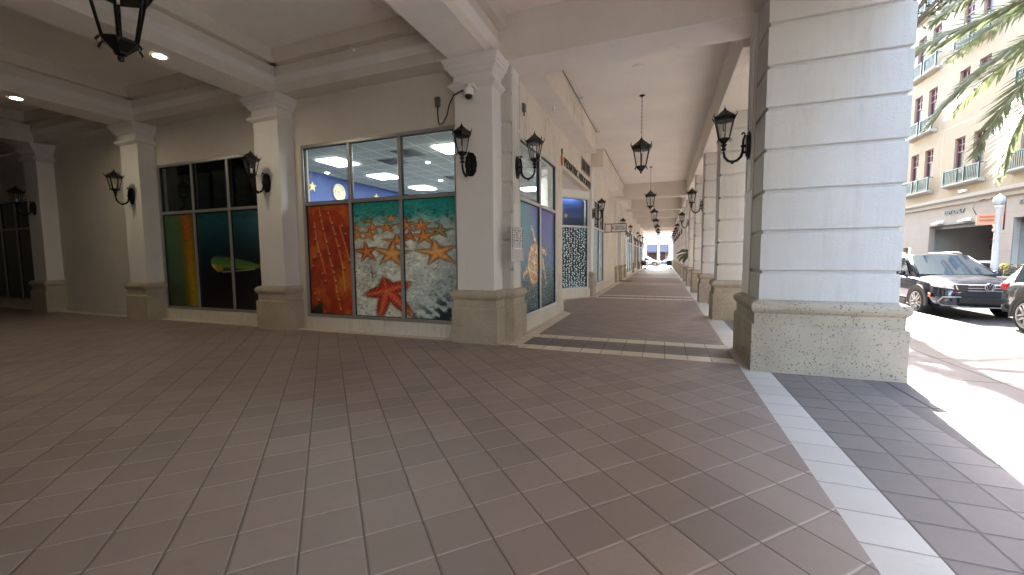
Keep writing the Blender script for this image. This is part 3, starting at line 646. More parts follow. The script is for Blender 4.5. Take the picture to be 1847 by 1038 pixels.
window(WX, 'x', (T3[0], T3[1]), T3[2], T3[3], 2, 2.62, [(palewater, 0, .5), (palewater, .5, 1.)], fmat='alu2', lab='white-framed window with pale water picture', inset=-.005)
for (a, b, c_, d), kind in zip(TW, ('p', 'b', 'k', 'g', 'g')):
    fn = {'p': palewater, 'b': dorado, 'k': (lambda U, V: np.zeros(U.shape+(3,))+.04), 'g': palewater}[kind]
    n = max(2, int((b-a)/1.5)); window(WX, 'x', (a, b), c_, d, n, 2.5, [(fn, i/n, (i+1)/n) for i in range(n)], fmat='alu2', inset=-.005)
# ---------------------------------------------------------------- the shop behind the glass
room = thing('shop_interior', 'lit shop room behind the starfish window with a blue star wall and drop ceiling', 'room')
m = MB(); m.box(-12.2, -2.81, 6.805, 19.5, 4.06, 4.1); m.build('ceiling', 'acou', room)
m = MB(); m.box(-9.86, -9.8, 6.81, 19.4, .01, 4.055); m.build('blue_wall', 'blue', room)
m = MB(); m.box(-9.79, -4.0, 19.4, 19.5, .01, 4.055); m.build('wall', 'roomw', room)
m = MB(); m.box(-9.79, -3.75, 6.81, 19.3, -.02, .0); m.build('floor', 'roomw', room)
for x0, x1, y0, y1 in ((-8.52, -7.85, 8.3, 9.1), (-8.65, -7.95, 10.4, 11.1), (-8.7, -8.0, 12.65, 13.4), (-5.05, -4.4, 8.3, 9.0), (-5.05, -4.4, 11.4, 12.1), (-5.1, -4.4, 14.5, 15.2), (-8.7, -8, 15.4, 16.1)):
    m = MB(); m.box(x0, x1, y0, y1, 4.035, 4.056); m.build('light_panel', 'lamp', room)
for x, y in ((-9.5, 9.64), (-5.99, 9.63), (-7, 12)):
    m = MB(); m.lathe(x, y, [(.05, 4.04), (.05, 4.057)], 16); m.build('downlight', 'lamp', room)
for x0, y0 in ((-7.1, 8.9), (-6.2, 8.3), (-6.6, 11.5)):
    m = MB(); m.box(x0, x0+.6, y0, y0+.6, 4.045, 4.057)
    for k in range(5): m.box(x0+.05+.1*k, x0+.09+.1*k, y0+.05, y0+.55, 4.03, 4.044)
    m.build('air_vent', 'grey', room)
def star_poly(r, r0=.42, n=5): return [((r if k % 2 == 0 else r*r0)*math.sin(math.pi*k/n), (r if k % 2 == 0 else r*r0)*math.cos(math.pi*k/n)) for k in range(2*n)]
for y, z, r in ((9.33, 3.62, .16), (12.2, 3.68, .15), (14.0, 3.3, .15), (13.2, 2.6, .14)):
    m = MB(); m.prism([(y+a, z+b) for a, b in star_poly(r)], 0, -9.798, -9.76); m.build('gold_star', 'gold', room)
m = MB(); pts = []
for k in range(60):
    a = k*.27; rr = .03+.0125*k*.3; pts.append((-9.77, 10.4+rr*math.cos(a), 3.60+rr*math.sin(a)*1.0))
m.tube(pts, [.022]*60, 6); m.lathe(-9.77, 10.4, [(.0, 3.57), (.03, 3.6), (.0, 3.63)], 8); m.build('gold_swirl', 'gold', room)
m = MB(); m.lathe(0, 0, [(.27, 0), (.27, .02)], 24); o = m.build('pale_disc', 'roomw', room); o.rotation_euler = (0, R(90), 0); o.location = (-9.79, 10.4, 3.60)
# small blue wall with stars behind the bay
m = MB(); m.box(-4.2, -3.3, 16.0, 16.05, .05, 4.05); m.build('blue_wall', 'blue', room)
d = Vector((.8, 1.2, 0)).normalized(); nn = Vector((d.y, -d.x, 0))
m = MB(); bp = Vector((-3.42, 13.92, 0))-nn*.35
m.add([bp-d*.5+Vector((0, 0, .3)), bp+d*1.5+Vector((0, 0, .3)), bp+d*1.5+Vector((0, 0, 3.7)), bp-d*.5+Vector((0, 0, 3.7)), bp-nn*.03-d*.5+Vector((0, 0, .3)), bp-nn*.03+d*1.5+Vector((0, 0, .3)), bp-nn*.03+d*1.5+Vector((0, 0, 3.7)), bp-nn*.03-d*.5+Vector((0, 0, 3.7))], [(0, 1, 2, 3), (7, 6, 5, 4), (0, 4, 5, 1), (1, 5, 6, 2), (2, 6, 7, 3), (3, 7, 4, 0)]); m.build('blue_wall', 'blue', room)
for s_, z in ((.22, 3.2), (.62, 2.98)):
    m = MB(); pl = star_poly(.1); c0 = bp+d*s_+nn*.004
    m.loft([[tuple(c0+d*a+Vector((0, 0, z+b_))) for a, b_ in pl], [tuple(c0+nn*.02+d*a+Vector((0, 0, z+b_))) for a, b_ in pl]]); m.build('gold_star', 'gold', room)
m = MB(); q0 = bp+nn*.17
m.loft([[tuple(q0+d*a+nn*b_+Vector((0, 0, zz))) for a, b_ in ((.1, -.03), (1.3, -.03), (1.3, .03), (.1, .03))] for zz in (3.64, 3.66)]); m.build('added_fill_strip', emit('added_fill_glow', (.8, .9, 1), 2.2), room)  # hidden glowing strip, added above the frame to brighten the blue wall
# dark room behind the fish window; darkness put into near-black surfaces
dk = thing('dark_shop_interior', 'unlit black room behind the green fish window', 'room')
m = MB(); m.box(-22, -12.25, 9.5, 9.6, 0, 4); m.box(-12.25, -9.9, 9.5, 9.6, 0, 4.05); m.box(-12.3, -12.25, 6.82, 9.5, 0, 4.05); m.box(-22.1, -22, 6.82, 9.6, 0, 4.05); m.build('wall', 'dark', dk)
m = MB(); m.box(-12.24, -7.62, 6.93, 6.97, 0, 4.05); m.build('black_backing', 'dark', dk)  # black sheet added behind the panes, stands for the unlit room
m = MB(); m.box(-22, -12.25, 6.82, 9.5, 4.0, 4.05); m.build('ceiling', 'dark', dk)
m = MB(); m.box(-3.9, -3.8, 20, 61, 0, 5); m.build('wall', 'dark', dk)
# ---------------------------------------------------------------- lanterns
def lantern_parts(parent, s=1., z=0., ox=0., oy=0., tabs=True, cupr=.55):
    """hexagonal lantern body; z = underside of the cup; height about .62*s above"""
    def L(mb): 
        mb.v = [(ox+x*s, oy+y*s, z+zz*s) for x, y, zz in mb.v]; return mb
    r0, r1 = .125, .215
    h = [(math.cos(R(60*k+30)), math.sin(R(60*k+30))) for k in range(6)]
    m = MB(); m.lathe(0, 0, [(.0, -.11), (.022, -.1), (.03, -.075), (.015, -.06), (.05, -.045), (.055, -.03), (.115, .03), (.135, .05), (.14, .075), (.12, .08)], 6, R(30), False); L(m).build('cup', 'black', parent)
    for cx, cy in h:
        m = MB(); m.tube([(cx*.160, cy*.160, -.008), (cx*.172, cy*.172, .015), (cx*.155, cy*.155, .04), (cx*r0*1.04, cy*r0*1.04, .075), (cx*r1, cy*r1, .48), (cx*.245, cy*.245, .53), (cx*.268, cy*.268, .57), (cx*.287, cy*.287, .60), (cx*.283, cy*.283, .635), (cx*.268, cy*.268, .66)], [.003, .010, .012, .012, .013, .014, .014, .012, .008, .003], 5)
        L(m).build('cage_bar', 'black', parent)
    m = MB(); m.lathe(0, 0, [(.20, .475), (.235, .48), (.245, .52), (.25, .545), (.262, .55), (.262, .565), (.245, .575), (.05, .73), (.035, .745), (.03, .77), (.012, .785), (.008, .82), (.0, .86)], 6, R(30), False); L(m).build('roof', 'black', parent)
    m = MB()
    for k in range(6):
        a, b = h[k], h[(k+1) % 6]; q = .97
        m.add([(a[0]*r0*q, a[1]*r0*q, .08), (b[0]*r0*q, b[1]*r0*q, .08), (b[0]*r1*q, b[1]*r1*q, .485), (a[0]*r1*q, a[1]*r1*q, .485)], [(0, 1, 2, 3)])
    L(m).build('glass', 'lglass', parent, fix=False)
    return L
def pendant(loc, ceil, s, label, group='hanging lanterns along the arcade', up_=False):
    t = thing('hanging_lantern', label, 'lantern', (loc[0], loc[1], ceil), group=group)
    z = loc[2]-ceil+.11*s
    L = lantern_parts(t, s, z)
    m = MB(); m.lathe(0, 0, [(.022, .40), (.022, .49)], 10); L(m).build('socket', 'white', t)
    m = MB(); m.lathe(0, 0, [(.0, .31), (.012, .33), (.017, .36), (.015, .40)], 10); L(m).build('bulb', 'lglass', t)
    top = z+.86*s; m = MB()
    m.lathe(0, 0, [(.065, 0), (.07, -.012), (.03, -.03), (.012, -.045)], 14); m.build('ceiling_plate', 'black', t)
    m = MB(); n = max(2, int(-top/.045)); st_ = -top/n
    for k in range(n):
        zc = top+st_*(k+.5); pts = []
        for q in range(9):
            a = 2*math.pi*q/8; u = .014*math.cos(a); v = st_*.62*math.sin(a)
            pts.append((u, 0, zc+v) if k % 2 else (0, u, zc+v))
        m.tube(pts, .0042, 4)
    m.build('chain', 'black', t)
    return t
pend = pendant((-.57, 10.8, 3.55), AZ, .98, 'black hexagonal lantern on a chain, nearest in the arcade')
for i, y in enumerate((19.4, 26.7, 33.5, 40, 46, 52)):
    c_ = copy_tree(pend); c_.location = (-.6, y, AZ); c_['label'] = 'black hexagonal lantern on a chain, %s in the arcade row' % words[i]
pendant((-5.4, 2.72, 3.58), CZ, 1.16, 'large black hexagonal lantern hanging under the portico ceiling, cut by the top edge', group='hanging lanterns in the portico')
def sconce(loc, rz, label):
    """local: wall is the plane x=0, lamp reaches to +x"""
    t = thing('wall_lantern', label, 'lantern', loc, rz, 'black wall lanterns on columns and pilasters')
    m = MB(); prof = [(.0, -.2), (.05, -.19), (.075, -.15), (.095, -.13), (.10, -.06), (.112, -.04), (.112, .04), (.10, .06), (.095, .13), (.075, .15), (.05, .19), (0, .2)]
    poly = [(a, b) for a, b in prof]+[(-a, b) for a, b in reversed(prof[1:-1])]
    m.prism([(a, b) for a, b in poly], 0, 0, .02); m.prism([(a*.72, b*.78) for a, b in poly], 0, .0201, .04); m.build('backplate', 'black', t, bevel=.006, seg=2)
    m = MB()
    P = [(.10, 0, .165), (.085, 0, .19), (.062, 0, .185), (.055, 0, .15), (.075, 0, .09), (.078, 0, .0), (.08, 0, -.08), (.10, 0, -.15), (.15, 0, -.2), (.21, 0, -.215), (.27, 0, -.195), (.315, 0, -.14), (.33, 0, -.07), (.33, 0, .0)]
    m.tube(P, [.012, .014, .015, .016, .017, .019, .02, .02, .02, .02, .02, .019, .018, .018], 8)
    m.tube([(.03, 0, .0), (.08, 0, .0)], .022, 8); m.tube([(.03, 0, -.09), (.085, 0, -.09)], .018, 8)
    m.lathe(.33, 0, [(.02, -.045), (.035, -.03), (.038, -.02), (.022, -.005), (.022, .01), (.042, .035), (.044, .045), (.02, .06)], 10)
    m.lathe(.078, 0, [(.018, -.02), (.032, -.01), (.032, .01), (.018, .02)], 8)
    m.lathe(.21, 0, [(.0, -.25), (.014, -.245), (.02, -.235), (.03, -.215), (.02, -.195)], 8)
    m.build('arm', 'black', t)
    L = lantern_parts(t, .62, .085, .33, 0.)
    m = MB(); m.lathe(0, 0, [(.032, .07), (.036, .2), (.034, .23), (.0, .24)], 10); L(m).build('candle', 'white', t)
    return t
s0 = sconce((-3.10, 6.35, 3.07), R(-90), 'black wall lantern on the front of the corner pilaster, beside the starfish window')
def sc(loc, rz, label):
    c_ = copy_tree(s0); c_.location = loc; c_.rotation_euler = (0, 0, rz); c_['label'] = label
sc((-7.76, 6.24, 3.07), R(-90), 'black wall lantern on the pilaster between the starfish window and the fish window')
sc((-12.36, 6.24, 3.07), R(-90), 'black wall lantern on the dim pilaster left of the fish window')
sc((-17.0, 6.24, 3.0), R(-90), 'black wall lantern on the leftmost pilaster in the dark')
sc((-2.50, 7.0, 3.1), 0, 'black wall lantern beside the sea turtle window, above the directory board')
sc((1.137, 6.87, 3.09), R(180), 'black wall lantern on the nearest huge street-side column')
for i, y in enumerate((14.95-.5, 21.94, 29.45, 33.2, 36.9, 40.7, 44.4, 48.2)):
    sc((1.15, y, 3.09), R(180), 'black wall lantern on a street-side column, %s from the viewer' % words[i])
for i, y in enumerate((15.5, 24.0, 29.5, 38.1, 43.0, 47.5, 54.5)):
    sc((-2.53 if y not in (43.0,) else WX, y, 3.09), 0, 'black wall lantern on the shopfront side of the arcade, %s from the viewer' % words[i])
# ---------------------------------------------------------------- ceiling bits
def down(x, y, z, label):
    t = thing('recessed_downlight', label, 'ceiling light', (x, y, z), group='recessed lights in the portico beams')
    m = MB(); n = 24
    rings = [[(r*math.cos(2*math.pi*k/n), r*math.sin(2*math.pi*k/n), zz) for k in range(n)] for r, zz in ((.085, -.002), (.11, -.001), (.112, -.01), (.088, -.014), (.085, -.002))]
    m.loft(rings, True, caps=False); m.build('trim_ring', 'white', t)
    MB().lathe(0, 0, [(.0, -.006), (.084, -.006), (.084, -.002), (0, -.002)], 24).build('lens', 'down', t)
down(-7.73, 4.41, LZ, 'lit round downlight in the beam nearest the big lantern'); down(-12.4, 4.44, LZ, 'lit round downlight in the dim beam at far left')
def sprinkler(x, y, z, label, wall=None):
    t = thing('sprinkler_head', label, 'sprinkler', (x, y, z), group='sprinkler heads')
    m = MB(); m.lathe(0, 0, [(.04, 0), (.042, -.012), (.02, -.02), (.016, -.06), (.02, -.065), (.008, -.07), (.006, -.1), (.026, -.104), (.026, -.108), (0, -.11)], 12); m.build('nozzle', 'white', t)
    if wall: t.rotation_euler = wall
    return t
sprinkler(-2.35, 9.0, LZ, 'white sprinkler head hanging under the bulkhead above the turtle window')
sprinkler(-2.4, 13.2, LZ, 'white sprinkler head at the far end of the first bulkhead')
sprinkler(-2.35, 17.5, LZ, 'white sprinkler head under the second bulkhead, nearer one'); sprinkler(-2.35, 21.5, LZ, 'white sprinkler head under the second bulkhead, farther one')
sprinkler(-5.3, 6.14, 5.25, 'white sprinkler head on the moulding above the starfish window', (R(-90), 0, 0))
sprinkler(-10.0, 6.14, 5.25, 'white sprinkler head on the moulding above the fish window', (R(-90), 0, 0))
t = thing('smoke_detector', 'flat white disc on the arcade ceiling in front of the first lantern', 'detector', (-.57, 9.14, AZ)); MB().lathe(0, 0, [(.11, 0), (.11, -.015), (.09, -.03), (0, -.032)], 20).build('cover', 'white', t)
# pipe along the top of the bulkheads
for y0, y1, x in ((7.35, 13.35, -2.07), (15.5, 23.4, -2.12)):
    t = thing('conduit_pipe', 'thin dark pipe along the top of the %s bulkhead' % ('first' if y0 < 10 else 'second'), 'pipe', (x, y0, AZ-.03))
    MB().tube([(0, 0, 0), (0, y1-y0, 0)], .009, 6).build('pipe', 'grey', t)
    m = MB()
    for yy in ((.15, 3.0, 5.9) if y0 < 10 else (2.0, 4.2, 7.3)): m.tube([(-.02, yy, 0), (.10, yy+.02, 0)], .016, 6); m.tube([(.09, yy, -.03), (.10, yy, .03)], .012, 6)
    m.build('outlet', 'white', t)
# ---------------------------------------------------------------- security camera, junction boxes
t = thing('security_camera', 'white dome security camera on a bracket on the corner pilaster', 'camera', (-3.03, 6.35, 4.2))
MB().box(-.0, .14, -.012, 0, -.12, .14).build('bracket', 'white', t, bevel=.004)
MB().tube([(.07, -.01, .06), (.04, -.08, .13), (-.02, -.15, .12), (-.02, -.16, .06)], [.022, .024, .026, .03], 10).build('arm', 'white', t)
MB().lathe(-.02, -.16, [(.03, .085), (.07, .07), (.083, .04), (.083, -.02), (.078, -.045), (.07, -.05)], 20).build('housing', 'white', t)
MB().lathe(-.02, -.16, [(.066, -.045), (.06, -.08), (.038, -.105), (0, -.115)], 18).build('dome', M['gasket'], t)
t = thing('junction_box', 'small grey box with a black cable on the wall above the starfish window', 'electrical box', (-3.86, 6.6, 4.28))
MB().box(-.045, .045, -.06, 0, -.08, .09).build('box', 'grey', t, bevel=.008)
MB().tube([(0, -.03, -.06), (0, -.03, -.2), (.01, -.03, -.34), (.04, -.04, -.40), (.12, -.05, -.38), (.24, -.12, -.28), (.36, -.25, -.16), (.50, -.34, -.06), (.72, -.36, -.0)], .012, 8).build('cable', 'gasket', t)
t = thing('junction_box', 'small grey box on the stained wall above the turtle window', 'electrical box', (-2.6, 7.62, 4.36))
MB().box(0, .05, -.05, .05, -.07, .08).build('box', 'grey', t, bevel=.008); MB().tube([(.025, 0, -.06), (.025, 0, -.15)], .01, 6).build('cable', 'gasket', t)
# ---------------------------------------------------------------- signs on the shop
t = thing('wall_sign', 'dark raised letters PEDIATRIC ASSOCIATES with an orange fruit emblem over the niche', 'sign', (WX, 10.9, 3.92))
mt = frame_mtx((.02, 2.27, .145), (0, 1, 0), (0, 0, 1))
lt = text_mesh('PEDIATRIC ASSOCIATES', .33, .006, 'letter', 'letters', t, mt, 1.0, .003)
xs = [v.co.y for v in lt.data.vertices]; sc_ = 4.25/(max(xs)-min(xs)); mid = (max(xs)+min(xs))/2
for v in lt.data.vertices: v.co.y = 2.27+(v.co.y-mid)*sc_
MB().lathe(0, 0, [(0, -.16), (.06, -.14), (.1, -.08), (.112, 0), (.1, .08), (.06, .14), (0, .16)], 16).build('orange_emblem', 'orange', t, loc=(.02, -.12, .14)).scale = (.18, 1, 1)
m = MB(); m.prism([(-.12, .29), (-.17, .36), (-.15, .42), (-.11, .36), (-.10, .45), (-.07, .40), (-.075, .34), (-.03, .38), (-.05, .33), (-.10, .29)], 0, .005, .03); m.build('emblem_leaf', 'green', t)
t = thing('louvre_vent', 'brown slatted vent in the wall above the sign lettering', 'vent', (WX, 14.3, 4.55))
m = MB(); m.box(0, .03, -.8, -.76, -.2, .23); m.box(0, .03, .76, .8, -.2, .23); m.box(0, .03, -.02, .02, -.2, .23); m.box(0, .03, -.76, .76, .2, .23); m.box(0, .03, -.76, .76, -.2, -.17); m.build('frame', plain('vent_tan', (.42, .36, .29)), t)
m = MB()
for k in range(5): m.prism([(.004, -.165+.075*k), (.026, -.185+.075*k), (.03, -.15+.075*k), (.008, -.12+.075*k)], 1, -.76, .76)
m.build('slats', plain('vent_brown', (.10, .06, .05)), t)
m = MB(); m.box(.001, .004, -.76, .76, -.17, .2); m.build('backing', 'dark', t)
# directory board
t = thing('directory_board', 'silver tenant directory board with dark edge tabs on the corner pier', 'sign', (-2.505, 6.92, 1.42))
MB().box(0, .035, -.33, .33, 0, .62).build('board', 'silver', t, bevel=.004)
m = MB()
for k in range(14):
    z = .58-.04*k; hh = .014 if k < 9 else .006
    m.box(.0352, .0375, -.30, -.255, z-hh, z+hh); m.box(.0352, .0375, .255, .30, z-hh, z+hh)
m.build('edge_tabs', 'letter', t)
r = random.Random(4)
for k in range(7):
    z = .55-.045*k; y = -.22
    while y < .18:
        ln = r.uniform(.03, .09)
        if r.random() < .65: MB().box(.0352, .0365, y, min(.22, y+ln), z-.008, z+.008).build('name_strip', 'grey' if r.random() < .7 else 'white', t)
        y += ln+.02
MB().box(.0352, .0362, -.2, .2, .215, .24).build('name_plate', 'white', t)
# blade sign
t = thing('blade_sign', 'white hanging shop sign in a black frame projecting from the wall', 'sign', (WX, 19.42, 2.8))
m = MB(); m.box(0, .98, -.02, .02, .17, .20); m.box(0, .98, -.02, .02, -.20, -.17); m.box(.95, .98, -.02, .02, -.17, .17); m.box(.28, .31, -.02, .02, -.17, .17); m.box(0, .02, -.05, .05, -.24, .24); m.build('bracket', 'black', t, bevel=.003)
MB().box(.315, .945, -.015, .015, -.165, .165).build('panel', 'white', t)
text_mesh('PEDIATRIC', .105, .002, 'letter', 'letters', t, frame_mtx((.68, -.018, .05), (1, 0, 0), (0, 0, 1)), .8, .002)
text_mesh('ASSOCIATES', .105, .002, 'letter', 'letters', t, frame_mtx((.68, -.018, -.055), (1, 0, 0), (0, 0, 1)), .78, .002)
MB().lathe(0, 0, [(0, -.06), (.03, -.05), (.042, 0), (.03, .05), (0, .06)], 12).build('orange_emblem', 'orange', t, loc=(.375, -.017, .0)).scale = (1, .1, 1)
MB().box(.365, .39, -.02, -.016, .062, .095).build('emblem_leaf', 'green', t)
t = thing('door_mat', 'dark rectangular mat before the recessed shop door', 'mat', (-2.25, 25.1, 0)); MB().box(-.45, .5, -.5, .5, .001, .015).build('mat', 'gasket', t, bevel=.005)
#@@PART2@@
# ================================================================ ACROSS THE STREET
F = thing('parking_building', 'tall cream building with teal balconies above garage entrances across the street', 'building', (16, 30, 0))
FX = 16.0
F.location = (0, 0, 0)
def wallf(mb, z0, z1, holes, y0=-30, y1=95, x=FX, th=.3):
    cur = y0
    for a, b, c_, d in sorted(holes):
        if a > cur: mb.box(x, x+th, cur, a, z0, z1)
        if c_ > z0: mb.box(x, x+th, a, b, z0, c_)
        if d < z1: mb.box(x, x+th, a, b, d, z1)
        cur = b
    mb.box(x, x+th, cur, y1, z0, z1)
GR = [34.0, 29.5, 24.65, 20.1, 15.6, 11.1, 6.6, 2.1, 38.5, 43.0, 47.5, 52.0]
rows = [6.36, 10.2, 14.05, 17.9, 21.75]
def winset(row, gi):
    y0 = GR[gi]
    small = (row == 1 and gi in (1, 3))
    return [(y0+.15, y0+1.03, rows[row]+(1.0 if small else 0), rows[row]+1.84), (y0+1.72, y0+2.6, rows[row]+(1.0 if small else 0), rows[row]+1.84)], small
for r_ in range(5):
    zb = (4.8, 9.0, 12.85, 16.7, 20.55)[r_]; zt = (9.0, 12.85, 16.7, 20.55, 30)[r_]
    hs = [h for gi in range(len(GR)) for h in winset(r_, gi)[0]]
    m = MB(); wallf(m, zb, zt, hs); m.build('wall', 'fac', F)
OPEN = [(28.4, 34.0, -.1, 3.22), (20.4, 27.3, -.1, 3.22), (8, 14, -.1, 3.2), (39, 44, -.1, 3.2), (36.0, 36.9, -.1, 1.9)]
m = MB(); wallf(m, -.2, 4.3, OPEN); m.build('wall', 'fac2', F)
m = MB(); m.box(FX+.05, FX+.3, -30, 95, 4.3, 4.8); m.build('wall', 'cornice', F)
m = MB(); m.prism([(FX, 4.301), (FX-.10, 4.34), (FX-.12, 4.50), (FX-.26, 4.62), (FX-.28, 4.80), (FX+.049, 4.80), (FX+.049, 4.301)], 1, -30, 95); m.build('cornice', 'cornice', F)
# joints: thin proud stone courses on the ground floor and string lines above
m = MB()
for z in (.75, 1.6, 2.45, 3.5):
    for a, b in ((-30, 8), (14, 20.4), (27.3, 28.4), (34.0, 36), (36.9, 39), (44, 95)) if z < 3.3 else ((-30, 95),): m.box(FX-.004, FX+.001, a, b, z, z+.02)
m.build('stone_joint', plain('joint_dark', (.2, .16, .12)), F)  # dark strips for the joint lines
m = MB()
for z in (9.0, 12.85, 16.7, 20.55): m.box(FX-.005, FX+.001, -30, 95, z, z+.03)
for gi in range(len(GR)): m.box(FX-.005, FX+.001, GR[gi]-.78, GR[gi]-.75, 4.82, 29)
m.build('wall_joint', plain('joint_line', (.34, .25, .16)), F)
for r_ in range(5):
    for gi in range(len(GR)):
        hs, small = winset(r_, gi)
        if GR[gi] > 40 or GR[gi] < 15 or (r_ >= 3 and GR[gi] > 36): continue
        for (a, b, c_, d) in hs:
            q = MB(); x = FX+.1
            for u in ((a, a+.07, c_, d), (b-.07, b, c_, d), (a+.07, b-.07, c_, c_+.06), (a+.07, b-.07, d-.06, d)): q.box(x, x+.08, *u)
            if not small:
                zm = c_+(d-c_)*.56; zq = (zm+d)/2
                q.box(x, x+.07, a+.07, b-.07, zm-.03, zm+.03); q.box(x+.01, x+.06, a+.07, b-.07, zq-.02, zq+.02); q.box(x+.01, x+.06, (a+b)/2-.02, (a+b)/2+.02, zm+.03, d-.06)
            else: q.box(x+.01, x+.06, (a+b)/2-.02, (a+b)/2+.02, c_+.06, d-.06)
            q = q.build('window', 'mull', F)
            MB().box(x+.05, x+.06, a+.02, b-.02, c_+.02, d-.02).build('pane', 'pane2', q)
        if small: continue
        spans = [(GR[gi]-.02, GR[gi]+2.92)] if r_ == 0 else [(GR[gi]-.0, GR[gi]+1.22), (GR[gi]+1.52, GR[gi]+2.78)]
        for a, b in spans:
            z0 = rows[r_]-.82; z1 = rows[r_]; q = MB(); xo = FX-.26
            q.prism([(FX-.34, z0+.02), (FX-.34, z0-.08), (FX-.26, z0-.14), (FX-.002, z0-.2), (FX-.002, z0+.02)], 1, a-.06, b+.06)
            bl = q.build('balcony', 'cornice', F, bevel=.01, seg=1)
            q = MB(); n = int((b-a)/.125)
            q.box(xo-.03, xo+.03, a, b, z1-.03, z1+.02); q.box(xo-.02, xo+.02, a, b, z0+.08, z0+.11)
            for k in range(n+1):
                y = a+(b-a)*k/n
                if b-a > 2 and abs(y-(a+b)/2) < .3: continue
                q.box(xo-.014, xo+.014, y-.014, y+.014, z0+.02, z1-.03)
            for y in (a, b)+(((a+b)/2-.3, (a+b)/2+.3) if b-a > 2 else ()): q.box(xo-.035, xo+.035, y-.035, y+.035, z0+.02, z1+.06)
            for y in (a, b): q.box(xo, FX, y-.015, y+.015, z1-.03, z1+.01)
            if b-a > 2:
                c0 = (a+b)/2; q.tube([(xo, c0-.26, z0+.12), (xo, c0+.26, z1-.04)], .012, 4); q.tube([(xo, c0+.26, z0+.12), (xo, c0-.26, z1-.04)], .012, 4)
                q.tube([(xo, c0+.17*math.cos(k*.524), (z0+z1)/2+.02+.17*math.sin(k*.524)) for k in range(13)], .012, 4)
            q.build('railing', 'rail', bl)
# garage insides
m = MB(); m.box(FX+9, FX+9.2, 19.5, 45, -.2, 4.3); m.box(FX+.3, FX+9, 27.6, 27.9, -.2, 3.6); m.box(FX+.3, FX+9, 34.6, 34.9, -.2, 3.6); m.box(FX+.3, FX+9.1, 7, 45, 3.6, 3.8); m.build('garage_wall', 'garage', F)
m = MB(); m.box(FX+3, FX+3.2, 20, 27.5, -.2, 3.5); m.build('garage_wall', 'dark', F)  # black sheet stands for the unlit depth of the right opening
m = MB(); m.box(FX+.301, FX+.34, 28.3, 34.1, 3.0, 3.3); m.box(FX+.301, FX+.34, 20.3, 27.4, 3.0, 3.3); m.build('shutter_box', 'grey', F)
m = MB(); m.box(FX+.05, FX+.25, 27.28, 27.30, -.1, 3.2); m.build('door_track', 'silver', F)
# awning lamps
for y in (32.95, 30.55):
    t = thing('wall_downlight', 'white hood lamp under the garage exit lettering, %s one' % ('left' if y > 32 else 'right'), 'lamp', (FX, y, 3.5))
    MB().prism([(0, .0), (-.30, -.16), (-.30, -.2), (-.02, -.2), (0, -.17)], 1, -.32, .32).build('hood', 'white', t, bevel=.02)
t = thing('letter_sign', 'black raised letters EXIT ONLY over the left garage opening', 'sign', (FX, 31.7, 3.93))
text_mesh('EXIT ONLY', .30, .02, 'letter', 'letters', t, frame_mtx((-.022, 0, 0), (0, -1, 0), (0, 0, 1)), 1.18, .012)
t = thing('letter_sign', 'black raised letters over the right garage opening, cut by the picture edge', 'sign', (FX, 26.4, 3.93))
text_mesh('ENTER', .30, .02, 'letter', 'letters', t, frame_mtx((-.022, 0, 0), (0, -1, 0), (0, 0, 1)), 1.3, .012)
t = thing('wall_fixture', 'small white box lamp under the balcony across the street', 'lamp', (FX, 31.0, 5.05)); MB().box(-.12, 0, -.3, .3, -.07, .07).build('housing', 'white', t, bevel=.02)
t = thing('lane_signal', 'small hanging signal with a red X inside the garage opening', 'signal', (FX+1.0, 30.1, 2.9))
MB().box(-.06, .06, -.24, .24, -.26, .24).build('housing', 'grey', t, bevel=.01); MB().tube([(0, .14, .24), (0, .14, .7)], .02, 6).build('hanger', 'grey', t); MB().tube([(0, -.14, .24), (0, -.14, .7)], .02, 6).build('hanger', 'grey', t)
m = MB(); m.tube([(-.07, -.15, -.15), (-.07, .15, .15)], .03, 6); m.tube([(-.075, -.15, .15), (-.075, .15, -.15)], .03, 6); m.build('red_cross', 'redglow', t)
t = thing('hanging_sign', 'dark hanging box sign with small dark red plates inside the garage opening', 'sign', (FX+2.2, 32.6, 2.9))
MB().tube([(0, 0, .7), (0, 0, -.4)], .02, 6).build('hanger', 'grey', t); MB().box(-.05, .05, -.25, .2, -.6, -.4).build('plate', plain('maroon', (.16, .03, .03)), t); MB().box(-.05, .05, -.35, .0, -1.2, -.92).build('plate', 'letter', t); MB().box(-.05, .05, -.75, -.45, -1.2, -.92).build('plate', 'letter', t)
t = thing('barrier_arm', 'white and dark barrier gate lying across the garage exit', 'barrier', (FX+.8, 31, 0))
m = MB(); m.box(-.05, .05, -2.4, 2.2, .95, 1.08); m.build('arm', 'white', t); MB().box(-.2, .2, -2.75, -2.4, -.1, 1.15).build('cabinet', 'grey', t, bevel=.02); MB().box(-.05, .05, -2.4, 2.2, .55, .62).build('rail', 'grey', t)
t = thing('hanging_bar', 'yellow clearance bar hanging in the dark right garage opening', 'bar', (FX+.6, 25.6, 2.15)); MB().tube([(0, -.9, 0), (0, .9, 0)], .1, 10).build('bar', 'yellow', t); MB().tube([(0, -.6, .1), (0, -.6, 1.2)], .015, 6).build('chain', 'grey', t); MB().tube([(0, .6, .1), (0, .6, 1.2)], .015, 6).build('chain', 'grey', t)
t = thing('bracket_sign', 'small orange and white sign on a curved bracket behind the lamp post', 'sign', (13.9, 25.1, 3.05))
MB().box(-.45, .45, -.03, .03, -.26, .26).build('panel', plain('pale_orange', (.62, .33, .2)), t); m = MB()
for z in (.1, -.06): m.box(-.36, .36, -.036, -.031, z-.045, z+.045)
m.build('marking', plain('brick_orange', (.5, .14, .07)), t)
